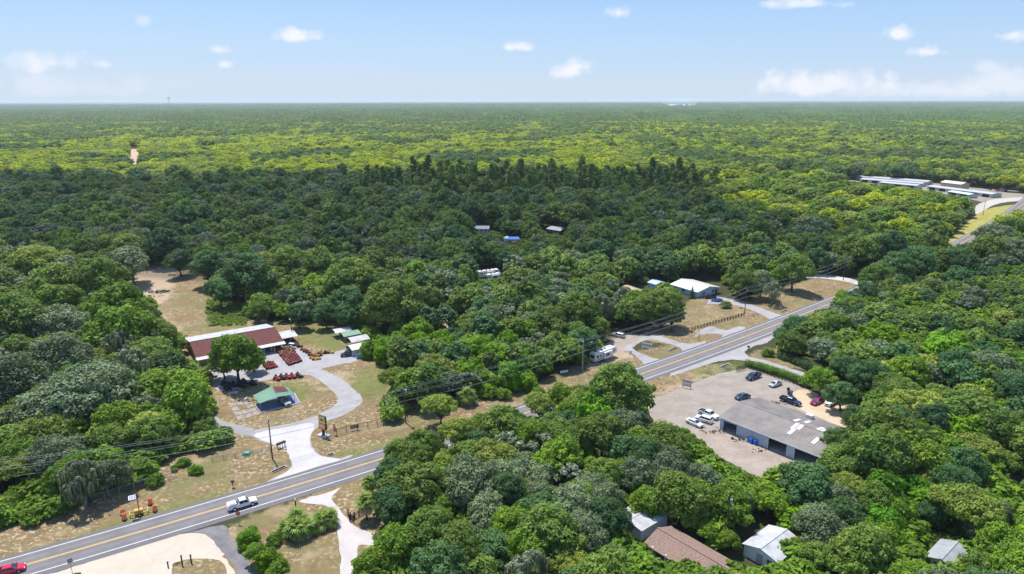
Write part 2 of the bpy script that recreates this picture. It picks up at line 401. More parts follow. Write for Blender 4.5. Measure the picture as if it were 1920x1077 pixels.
me = bpy.data.meshes.new('ground')
me.vertices.add(len(gv)); me.vertices.foreach_set('co', gv.ravel())
me.loops.add(gf.size); me.loops.foreach_set('vertex_index', gf.ravel().astype(np.int32))
me.polygons.add(len(gf)); me.polygons.foreach_set('loop_start', np.arange(0, gf.size, 4, dtype=np.int32))
me.update(calc_edges=True)
for nm, wv in (('dry', WD), ('green', WG), ('sand', WS)):
    at = me.attributes.new(nm, 'FLOAT', 'POINT'); at.data.foreach_set('value', wv.ravel().astype(np.float32))
gm = bpy.data.materials.new('ground cover'); gm.use_nodes = True; t = NT(gm.node_tree); t.n.clear()
pos = t('ShaderNodeNewGeometry').outputs['Position']
def A(nm): return t('ShaderNodeAttribute', attribute_name=nm).outputs['Fac']
n_big = t.noise(pos, 0.06, 4); n_mid = t.noise(pos, 0.35, 5, 0.7); n_fine = t.noise(pos, 1.9, 4, 0.75); n_tiny = t.noise(pos, 7.0, 2, 0.6)
edge = t.math('MULTIPLY', t.math('SUBTRACT', n_mid, 0.5), 1.3)
def soft(a, g=3.4): return t.math('ADD', 0.5, t.math('MULTIPLY', t.math('SUBTRACT', t.math('ADD', a, edge), 0.5), g), clamp=True)
forest = t.mix(t.math('MULTIPLY', t.math('SUBTRACT', n_fine, 0.3), 2.2, clamp=True), (0.028, 0.046, 0.016), (0.085, 0.070, 0.038))
clump = t.math('MULTIPLY', t.math('MULTIPLY', t.math('SUBTRACT', t.noise(pos, 1.0, 3, 0.7), 0.52), 12.0, clamp=True), t.math('MULTIPLY', t.math('SUBTRACT', t.noise(pos, 0.09, 2), 0.33), 4.0, clamp=True))
dryc = t.mix(t.math('MULTIPLY', t.math('SUBTRACT', n_mid, 0.35), 3.0, clamp=True), (0.165, 0.112, 0.060), (0.245, 0.180, 0.090))
dryc = t.mix(clump, dryc, (0.44, 0.36, 0.235))
dryc = t.mix(t.math('MULTIPLY', t.math('SUBTRACT', n_tiny, 0.55), 5, clamp=True), dryc, (0.10, 0.085, 0.045))
dryc = t.mix(t.math('MULTIPLY', t.math('SUBTRACT', n_big, 0.50), 5.0, clamp=True), dryc, (0.165, 0.155, 0.065))
dryc = t.mix(t.math('MULTIPLY', t.math('SUBTRACT', t.noise(pos, 0.14, 3), 0.56), 6.0, clamp=True), dryc, (0.30, 0.23, 0.14))
greenc = t.mix(t.math('MULTIPLY', t.math('SUBTRACT', n_mid, 0.35), 3.0, clamp=True), (0.085, 0.125, 0.028), (0.175, 0.185, 0.055))
sandc = t.mix(n_fine, (0.50, 0.40, 0.29), (0.30, 0.215, 0.14))
col = t.mix(soft(A('dry')), forest, dryc); col = t.mix(t.math('MULTIPLY', soft(A('green'), 2.0), 0.6), col, greenc); col = t.mix(t.math('MULTIPLY', soft(A('sand'), 2.0), 0.85), col, sandc)
p = t('ShaderNodeBsdfPrincipled', {'Base Color': col, 'Roughness': 0.95, 'Specular IOR Level': 0.1})
bmp = t('ShaderNodeBump', {'Strength': 0.6, 'Distance': 0.25, 'Height': n_fine}); t.l.new(bmp.outputs[0], p.inputs['Normal'])
t.l.new(p.outputs[0], t('ShaderNodeOutputMaterial').inputs[0])
me.materials.append(gm); ground = link('ground', me, kind='structure')

# ---------------------------------------------------------------- road
def asphalt(name, a, b, track=False, stain=0.5, tint=None):
    m = bpy.data.materials.new(name); m.use_nodes = True; t = NT(m.node_tree); t.n.clear()
    pos = t('ShaderNodeNewGeometry').outputs['Position']
    c = t.mix(t.math('MULTIPLY', t.math('SUBTRACT', t.noise(pos, 0.22, 5, 0.7), 0.35), 3, clamp=True), a, b)
    c = t.mix(t.math('MULTIPLY', t.math('SUBTRACT', t.noise(pos, 1.2, 5, 0.75), 0.58), 6 * stain, clamp=True), c, tuple(x * 0.62 for x in a))
    g = t.noise(pos, 14, 2)
    c = t.mix(t.math('MULTIPLY', t.math('SUBTRACT', g, 0.5), 0.9, clamp=True), c, tuple(x * 1.4 for x in b))
    vo = t('ShaderNodeTexVoronoi', {'Vector': t('ShaderNodeVectorMath', {0: pos, 1: t.noise(pos, .4, 3, out=1)}, operation='ADD').outputs[0], 'Scale': .16}, feature='DISTANCE_TO_EDGE')
    c = t.mix(t.math('MULTIPLY', t.math('SUBTRACT', 1.0, t.math('MULTIPLY', vo.outputs['Distance'], 38.0), clamp=True), .15), c, tuple(x * 0.55 for x in a))
    c = t.mix(t.math('MULTIPLY', t.math('SUBTRACT', t.noise(pos, .55, 5, .75), .60), 5 * stain, clamp=True), c, tuple(x * 1.22 for x in b))
    if track:
        uv = t('ShaderNodeSeparateXYZ', {0: t('ShaderNodeTexCoord').outputs['UV']})
        u = uv.outputs[0]
        st = t.noise(t('ShaderNodeCombineXYZ', {0: t.math('MULTIPLY', u, 3.0), 1: t.math('MULTIPLY', uv.outputs[1], 0.05)}).outputs[0], 1.6, 4, 0.65)
        w1 = t.math('ABSOLUTE', t.math('SINE', t.math('MULTIPLY', t.math('ADD', t.math('ABSOLUTE', u), 0.05), math.pi / 1.83)))
        c = t.mix(t.math('MULTIPLY', t.math('MULTIPLY', w1, st), 0.75, clamp=True), c, tuple(x * 0.66 for x in a))
        sh = t.math('GREATER_THAN', t.math('ABSOLUTE', u), 3.75)
        c = t.mix(t.math('MULTIPLY', sh, 0.6), c, tuple(x * 0.78 for x in a))
    p = t('ShaderNodeBsdfPrincipled', {'Base Color': c, 'Roughness': 0.9, 'Specular IOR Level': 0.15})
    t.l.new(p.outputs[0], t('ShaderNodeOutputMaterial').inputs[0]); return m
ASPH = asphalt('highway asphalt', (0.165, 0.155, 0.162), (0.225, 0.212, 0.215), True)
DRIVE = asphalt('grey driveway', (0.275, 0.262, 0.270), (0.36, 0.343, 0.347))
APRON = asphalt('pale concrete', (0.41, 0.385, 0.375), (0.49, 0.465, 0.455), stain=0.3)
SANDC = asphalt('sand coloured concrete', (0.44, 0.375, 0.30), (0.50, 0.435, 0.36), stain=0.3)
LOT = asphalt('lot asphalt', (0.240, 0.205, 0.172), (0.33, 0.285, 0.245), stain=0.7)
DARKA = asphalt('dark patched asphalt', (0.125, 0.12, 0.13), (0.23, 0.215, 0.22), stain=0.7)
YARD = asphalt('dirt yard', (0.26, 0.21, 0.175), (0.36, 0.30, 0.255), stain=1.4)
def strip(name, l, r, z, m, xs=RX, parent=None, lfun=None):
    vs = []; fs = []; uv = []
    cols = [l + (r - l) * k / 4 for k in range(5)] if abs(r - l) > 2 else [l, r]; n = len(cols); s = 0; prev = None
    for i, x in enumerate(xs):
        p, tt, nn = road_pt(x); ex = lfun(x) if lfun else 0
        if prev is not None: s += (p - prev).length
        prev = p
        for k, c in enumerate(cols):
            cc = c + (ex if (k == 0) else 0); q = p - nn * cc; vs.append((q.x, q.y, z)); uv.append((cc, s))
    for i in range(len(xs) - 1):
        for k in range(n - 1): a = i * n + k; fs.append((a, a + 1, a + n + 1, a + n))
    me = bpy.data.meshes.new(name); me.from_pydata(vs, [], fs); me.materials.append(m)
    ul = me.uv_layers.new(name='UVMap')
    for lp in me.loops: ul.data[lp.index].uv = uv[lp.vertex_index]
    me.update(); o = link(name, me, parent)
    if parent is None: o['kind'] = 'structure'
    return o
random.seed(3)
jit = {x: random.uniform(-.12, .12) for x in RX}
hw = strip('road', -4.85, 5.3, 0.030, ASPH, lfun=lambda x: jit.get(x, 0))
PAINTW = mat('worn white road paint', (0.62, 0.62, 0.60), 0.7, var=0.25, vscale=1.2); PAINTY = mat('worn yellow road paint', (0.62, 0.39, 0.09), 0.7, var=0.2, vscale=1.2)
strip('edge_line', -3.72, -3.50, 0.036, PAINTW, parent=hw); strip('edge_line', 3.50, 3.72, 0.036, PAINTW, parent=hw)
strip('centre_line', -0.24, -0.06, 0.036, PAINTY, parent=hw); strip('centre_line', 0.06, 0.24, 0.036, PAINTY, parent=hw)
xs_far = list(np.arange(225, 460, 4.0))
strip('road', 5.3, 10.5, 0.026, ASPH, xs=xs_far); strip('edge_line', 7.0, 7.2, 0.036, PAINTW, xs=xs_far, parent=hw)

sheet('driveway', [(548,905),(600,893),(662,854),(640,859),(617,857),(600,853),(587.5,840),(583,826),(585,813),(596,801),(608,792),(640,780),(660,769.5),(675,759),(679.5,749),(672,739),(655,722),(636,708),(613,697),(604,692),(625,686),(670,677),(674,668),(662,656),(640,657),(603,668),(587,673),(565,653),(553,638),(543,636),(528,656),(490,663),(430,672),(376,687),(362,690),(379,706),(399,722),(411,733),(447,729),(474,720),(498,713),(540,706),(577,703),(592,710),(609,721),(625,735),(633,746),(631,756),(622,765),(605,774),(587,782),(542,795),(492,803),(472,811),(487,826),(510,834),(531,842),(542,856),(546,870),(540,882),(500,905)], 0.012, DRIVE)
sheet('driveway_apron', [(480,813),(545,800),(585,794),(588,806),(580,820),(581,830),(586,842),(600,855),(640,862),(600,873),(560,887),(510,902),(545,880),(547,866),(534,843),(512,833),(490,825)], 0.020, APRON)
sheet('lane', [(475,806),(448,798),(427,792),(412,786),(398,775),(385,763),(376,768),(390,790),(421,807),(448,815),(472,818),(490,826)], 0.016, asphalt('lane asphalt', (0.24, 0.23, 0.24), (0.30, 0.29, 0.30)))
sheet('driveway', [(560,941),(585,932),(622,922),(641,913),(624,929),(622,938),(632,950),(650,972),(668,988),(692,998),(712,1003),(700,1022),(672,1022),(670,1045),(672,1100),(638,1100),(640,1045),(632,1000),(630,960),(610,948),(585,945)], 0.012, asphalt('pinkish driveway', (0.42, 0.38, 0.37), (0.50, 0.46, 0.45), stain=0.2))
sheet('driveway_apron', [(60,1087),(140,1063),(250,1025),(352,1000),(390,1008),(412,1030),(420,1043),(390,1046),(345,1050),(322,1060),(312,1100),(170,1100),(150,1075),(110,1085)], 0.016, SANDC)
sheet('side_road', [(352,1000),(375,993),(418,984),(430,1005),(445,1020),(462,1045),(480,1077),(490,1100),(455,1100),(445,1070),(425,1045),(400,1020),(375,1005)], 0.012, DARKA)
sheet('driveway_kerb', [(392,1047),(418,1044),(440,1075),(446,1100),(432,1100),(425,1068),(412,1052)], 0.020, SANDC, smooth=2)
sheet('parking_lot', [(1212,752),(1240,742),(1290,722),(1345,702),(1385,693),(1405,692),(1430,700),(1480,716),(1510,728),(1545,745),(1610,775),(1640,830),(1560,900),(1480,905),(1420,895),(1340,850),(1290,822),(1245,795),(1205,790)], 0.010, LOT)
sheet('dirt_yard', [(1300,808),(1350,806),(1400,826),(1450,847),(1500,868),(1560,900),(1500,915),(1440,897),(1370,868),(1320,838)], 0.015, YARD, smooth=2)
sheet('dirt_yard', [(1497,730),(1545,742),(1610,773),(1640,815),(1590,812),(1555,792),(1500,768),(1478,752)], 0.015, asphalt('sandy lot', (0.44, 0.33, 0.22), (0.52, 0.42, 0.31), stain=0.6))
sheet('side_road', [(1255,706),(1347,677.5),(1397,677),(1459,694),(1502,707),(1545,722),(1562,716),(1509,699),(1464,685),(1432,675),(1404,669),(1397,659),(1415,649),(1438,643),(1450,633),(1462,620),(1440,615),(1300,676)], 0.008, DRIVE, smooth=2)
sheet('driveway', [(1188,664),(1170,655),(1176,648),(1192,640),(1215,630),(1232,628),(1255,636),(1290,645),(1325,640),(1300,660),(1282,662),(1275,652),(1248,643),(1220,637),(1198,643),(1185,652),(1200,662),(1225,672),(1250,676),(1215,690),(1205,680)], 0.012, DRIVE)
sheet('driveway', [(1130,650),(1175,628),(1215,630),(1200,642),(1180,655),(1150,662)], 0.009, YARD)
sheet('driveway', [(1340,556),(1372,562),(1410,572),(1455,588),(1470,594),(1455,604),(1432,592),(1400,578),(1365,570),(1325,570)], 0.012, DRIVE, smooth=2)
sheet('driveway', [(1300,632),(1330,612),(1360,620),(1385,612),(1400,618),(1362,638),(1340,645),(1355,628),(1325,626)], 0.014, DRIVE)
sheet('side_road', [(1500,516),(1533,514),(1580,520),(1606,526),(1608,534),(1585,528),(1533,521),(1500,522)], 0.012, APRON, smooth=2)
sheet('driveway_apron', [(1828,400),(1830,386),(1848,378),(1880,372),(1960,369),(1960,375),(1895,378),(1860,386),(1838,400)], 0.012, mat('pale gravel', (0.46, 0.41, 0.36), 0.9, var=0.15, vscale=0.2), smooth=2)
VERGE = mat('yellow green verge grass', (0.36, 0.30, 0.09), 0.95, var=0.0, vscale=.15, col2=(0.24, 0.235, 0.06), spec=.1)
sheet('verge', [(1752,476),(1790,440),(1826,407),(1852,392),(1900,384),(1960,378),(1960,384),(1900,394),(1850,418),(1815,446),(1780,474)], .016, VERGE)
sheet('storage_yard', [(1575,335),(1600,331),(1700,338),(1800,348),(1900,354),(1960,360),(1960,372),(1860,380),(1810,372),(1720,356),(1620,346)], .008, mat('pale yard gravel', (0.30, 0.27, 0.21), .95, var=.25, vscale=.1, spec=.1))
sheet('side_road', [(1868,905),(1895,880),(1930,850),(2010,830),(2010,900),(1940,915),(1900,925)], 0.012, DARKA)
sheet('clearing', [(241,312),(246,280),(258,280),(264,312)], 0.05, mat('pale clearing soil', (0.52, 0.38, 0.27), 0.95, var=0.3, vscale=0.05), smooth=1)
sheet('clearing', [(1245,197.4),(1262,195.4),(1298,195.2),(1305,196.6),(1290,198.2)], 0.1, mat('chalky soil', (0.75, 0.75, 0.72), 0.95), smooth=1)

# ---------------------------------------------------------------- foliage meshes
def leaf_mesh(name, clumps, n_per, size, seed, fol, trunk=None, spread=0.50, low=-0.35, hang=None, aspect=0.62, tmat=None, smoothness=0.9, inner=0.18):
    """clumps: list of (x, y, z, r[, flat]) ; leaves are scattered over every clump, facing roughly outward"""
    rng = np.random.default_rng(seed); V_ = []; T_ = []; F_ = []; k = 0
    zs = [c[2] for c in clumps]; zlo, zhi = min(zs), max(zs) + 1e-6
    tot = sum(c[3] ** 2 for c in clumps)
    for c in clumps:
        x, y, z, r = c[:4]; fl = c[4] if len(c) > 4 else 0.8
        n = max(6, int(n_per * c[3] ** 2 / tot))
        d = rng.normal(size=(n * 2, 3)); d /= np.linalg.norm(d, axis=1)[:, None]; d = d[d[:, 2] > low][:n]; n = len(d)
        rad = r * (1 - np.abs(rng.normal(0, inner, n))) * rng.uniform(0.88, 1.22, n)
        rad *= 1 + 0.13 * np.sin(d[:, 0] * 5 + seed + x) * np.cos(d[:, 1] * 5 + y)
        P = np.array([x, y, z]) + d * rad[:, None] * np.array([1, 1, fl])
        N = d * np.array([1, 1, 1.2]) + rng.normal(0, spread, (n, 3)); N[:, 2] += smoothness * 0.4; N /= np.linalg.norm(N, axis=1)[:, None]
        a = np.cross(N, rng.normal(size=(n, 3))); a /= np.linalg.norm(a, axis=1)[:, None]; b = np.cross(N, a)
        s = size * rng.uniform(0.6, 1.35, n)[:, None]
        q = np.stack([P + a * s, P + b * s * aspect, P - a * s, P - b * s * aspect], 1)
        V_.append(q.reshape(-1, 3)); ct = rng.uniform(-0.20, 0.20)
        T_.append(np.clip(0.5 + ct + rng.normal(0, 0.10, n), 0, 1)); k += n
    if hang:
        for (x, y, z, ln, wd, nn) in hang:
            for _ in range(nn):
                ox, oy = rng.normal(0, wd, 2); L = ln * rng.uniform(0.4, 1.1); a = rng.uniform(0, 6.28); ww = 0.16
                dx_, dy_ = math.cos(a) * ww, math.sin(a) * ww
                V_.append(np.array([[x+ox-dx_, y+oy-dy_, z], [x+ox+dx_, y+oy+dy_, z], [x+ox+dx_*.4, y+oy+dy_*.4, z-L], [x+ox-dx_*.4, y+oy-dy_*.4, z-L]]))
                T_.append(np.array([0.35 + rng.uniform(0, .2)])); k += 1
    Vv = np.concatenate(V_); Tt = np.concatenate(T_)
    nl = len(Tt); me = bpy.data.meshes.new(name)
    base_v = len(Vv)
    tv, tf = (trunk if trunk else ([], []))
    allv = np.concatenate([Vv, np.array(tv, dtype=float).reshape(-1, 3)]) if len(tv) else Vv
    quads = np.arange(base_v).reshape(-1, 4)
    if len(tv): quads = np.concatenate([quads, np.array(tf, dtype=int) + base_v])
    me.vertices.add(len(allv)); me.vertices.foreach_set('co', allv.ravel().astype(np.float32))
    me.loops.add(quads.size); me.loops.foreach_set('vertex_index', quads.ravel().astype(np.int32))
    me.polygons.add(len(quads)); me.polygons.foreach_set('loop_start', np.arange(0, quads.size, 4, dtype=np.int32))
    me.materials.append(fol)
    if len(tv):
        me.materials.append(tmat or BARK); me.polygons.foreach_set('material_index', [0] * nl + [1] * len(tf))
    me.update(calc_edges=True)
    at = me.attributes.new('tint', 'FLOAT', 'FACE'); at.data.foreach_set('value', np.concatenate([Tt, np.full(len(quads) - nl, .5)]).astype(np.float32))
    return me
def limb_geo(segs, n=5):
    v = []; f = []
    for pts, rad in segs:
        pts = [Vector(p) for p in pts]; k = len(v)
        for i, p in enumerate(pts):
            d = (pts[min(i + 1, len(pts) - 1)] - pts[max(i - 1, 0)]).normalized(); a = Vector((1, 0, 0)) if abs(d.z) > .9 else d.orthogonal()
            a = (a - d * a.dot(d)).normalized(); b = d.cross(a)
            for j in range(n):
                t = 2 * math.pi * j / n; v.append(tuple(p + (a * math.cos(t) + b * math.sin(t)) * rad[i]))
        for i in range(len(pts) - 1):
            for j in range(n): f.append((k+i*n+j, k+i*n+(j+1) % n, k+(i+1)*n+(j+1) % n, k+(i+1)*n+j))
    return v, f
def mesh_of(name, vf, m):
    me = bpy.data.meshes.new(name); me.from_pydata(vf[0], [], vf[1]); me.materials.append(m)
    me.polygons.foreach_set('use_smooth', [True] * len(vf[1])); me.update(); return me

def crown_spec(kind, seed):
    """clump layout, limb layout, nominal crown radius and the height of the crown's middle"""
    R_ = random.Random(seed); cl = []; segs = []; hang = []
    def dome(n, R, zc, up, rlo, rhi, zmin=-0.25, flat=0.8, pw=0.5):
        out = []
        tries = 0; ph1, ph2, am = R_.uniform(0, 6.28), R_.uniform(0, 6.28), R_.uniform(.10, .24)
        while len(out) < n and tries < n * 60:
            tries += 1
            a = R_.uniform(0, 2 * math.pi); e = R_.uniform(zmin, 1.0); rho = math.sqrt(max(0, 1 - e * e)) if e > 0 else 1 - 0.25 * (-e)
            r = R_.uniform(rlo, rhi) * R; jr = R_.uniform(0.72, 1.0) * (1 + am * math.sin(2 * a + ph1) + .10 * math.sin(3 * a + ph2))
            x = (R - r * .8) * rho * jr * math.cos(a); y = (R - r * .8) * rho * jr * math.sin(a); z = zc + e * up * R_.uniform(.8, 1.0)
            if all((x-o[0])**2 + (y-o[1])**2 + (z-o[2])**2 > (0.62 * (r + o[3]) * .85) ** 2 for o in out): out.append((x, y, z, r, flat))
        return out
    if kind in ('oak', 'dark', 'bright', 'moss'):
        R, h = {'oak': (6.0, 11.0), 'dark': (5.6, 11.5), 'bright': (5.0, 9.5), 'moss': (6.2, 10.5)}[kind]
        cl = dome(34, R, h * .52, h * .42, .15, .37); cl.append((0, 0, h * .62, R * .55, .8))
    elif kind == 'broad':
        R, h = 9.0, 12.0; cl = dome(58, R, h * .58, h * .34, .13, .25, -0.15, .7); cl.append((0, 0, h * .6, R * .5, .6))
    elif kind == 'tall':
        R, h = 4.4, 14.0; cl = dome(34, R, h * .55, h * .42, .26, .42, -0.8, .95); cl.append((0, 0, h * .55, R * .5, 1.4))
    elif kind == 'vine':
        R, h = 4.6, 7.5; cl = dome(30, R, h * .36, h * .55, .20, .36, -0.5, .95); cl.append((0, 0, h * .3, R * .62, .9))
    elif kind in ('light', 'yellow'):
        R, h = 5.8, 10.0; cl = dome(44, R, h * .62, h * .26, .16, .28, -0.35, .65); cl.append((0, 0, h * .62, R * .5, .5))
    elif kind == 'pine':
        R, h = 3.0, 20.0
        for i in range(26):
            t_ = i / 25; z = h * (.52 + .47 * t_); rr = R * (1 - t_ ** 2 * .75) * R_.uniform(.35, .95); a = R_.uniform(0, 6.28)
            cl.append((rr * math.cos(a), rr * math.sin(a), z, R_.uniform(.75, 1.25), .6))
    elif kind == 'bare':
        R, h = 4.2, 10.0; cl = dome(26, R, h * .6, h * .34, .08, .19, -0.4, 1.0)
        hang = [(c[0], c[1], c[2], 2.4, .5, 16) for c in cl]
    elif kind == 'bush':
        R, h = 2.0, 2.4; cl = dome(14, R, h * .35, h * .5, .28, .45, -0.2, .9); cl.append((0, 0, h * .3, R * .6, .8))
    elif kind == 'spire':
        R, h = 1.9, 7.5
        for i in range(20):
            t_ = i / 19; z = h * (.08 + .88 * t_); rr = R * (1 - t_) * R_.uniform(.3, .8); a = i * 2.4
            cl.append((rr * math.cos(a), rr * math.sin(a), z, .95 * (1 - t_) + .3, .7))
    if kind == 'moss': hang = [(c[0], c[1], c[2] - c[3] * .5, 2.3, .45, 7) for c in cl[::2]]
    if kind != 'bush':
        lean = (R_.uniform(-.4, .4), R_.uniform(-.4, .4)); fork = h * (.22 if kind not in ('pine', 'spire') else .95)
        tr = .030 * h if kind != 'pine' else .20
        fk = (lean[0], lean[1], fork)
        segs.append(([(0, 0, -.3), (lean[0] * .5, lean[1] * .5, fork * .5), fk], [tr * 1.3, tr * .95, tr * .8 if kind not in ('pine', 'spire') else .06]))
        if kind not in ('pine', 'spire'):
            for c in R_.sample(cl, min(len(cl), 11)):
                mid = (fk[0] + (c[0] - fk[0]) * .5 + R_.uniform(-.4, .4), fk[1] + (c[1] - fk[1]) * .5 + R_.uniform(-.4, .4), fk[2] + (c[2] - fk[2]) * .62)
                segs.append(([fk, mid, c[:3]], [tr * .55, tr * .36, tr * .12]))
        elif kind == 'pine':
            for c in cl[::2]: segs.append(([(0, 0, c[2] - .5), c[:3]], [.07, .03]))
    return cl, segs, hang, R, h
ZMID = {'oak': .66, 'dark': .66, 'bright': .66, 'moss': .64, 'broad': .68, 'tall': .56, 'vine': .5, 'light': .68, 'yellow': .68, 'pine': .75, 'bare': .62, 'bush': .5, 'spire': .5}
FOLOF = {'broad': 'moss', 'tall': 'oak', 'bush': 'bright', 'spire': 'dark'}
NLEAF = {'oak': 9000, 'dark': 9000, 'bright': 8000, 'moss': 9000, 'broad': 15000, 'tall': 9000, 'vine': 6500, 'light': 9000, 'yellow': 8500, 'pine': 3000, 'bare': 2000, 'bush': 2200, 'spire': 2200}
LSIZE = {'bush': .17, 'spire': .2, 'vine': .26, 'light': .22, 'yellow': .22, 'moss': .22, 'bare': .2, 'pine': .34}
TREES = {}     # kind -> list of dict(crown mesh, trunk mesh, R, h, zmid)
for kind in ZMID:
    TREES[kind] = []
    for vnt in range(1 if kind in ('spire',) else 3 if kind in ('oak', 'moss', 'bright', 'dark', 'vine') else 2):
        cl, segs, hang, R, h = crown_spec(kind, hash_seed := (sum(map(ord, kind)) * 7 + vnt * 131))
        fk = FOL[FOLOF.get(kind, kind)]
        cm = leaf_mesh(kind + ' crown', cl, int(NLEAF[kind] * .92), LSIZE.get(kind, .24) * 1.18, hash_seed, fk, hang=hang, low=-0.6 if kind in ('tall', 'vine', 'pine') else -0.4,
                       aspect=.3 if kind == 'pine' else .62)
        tm = mesh_of(kind + ' trunk', limb_geo(segs), GREYBARK if kind in ('bare', 'moss', 'broad') else BARK) if segs else None
        TREES[kind].append(dict(c=cm, t=tm, R=R, h=h, zm=h * ZMID[kind], cl=cl, segs=segs, hang=hang))

# ---------------------------------------------------------------- where the trees stand
random.seed(11)
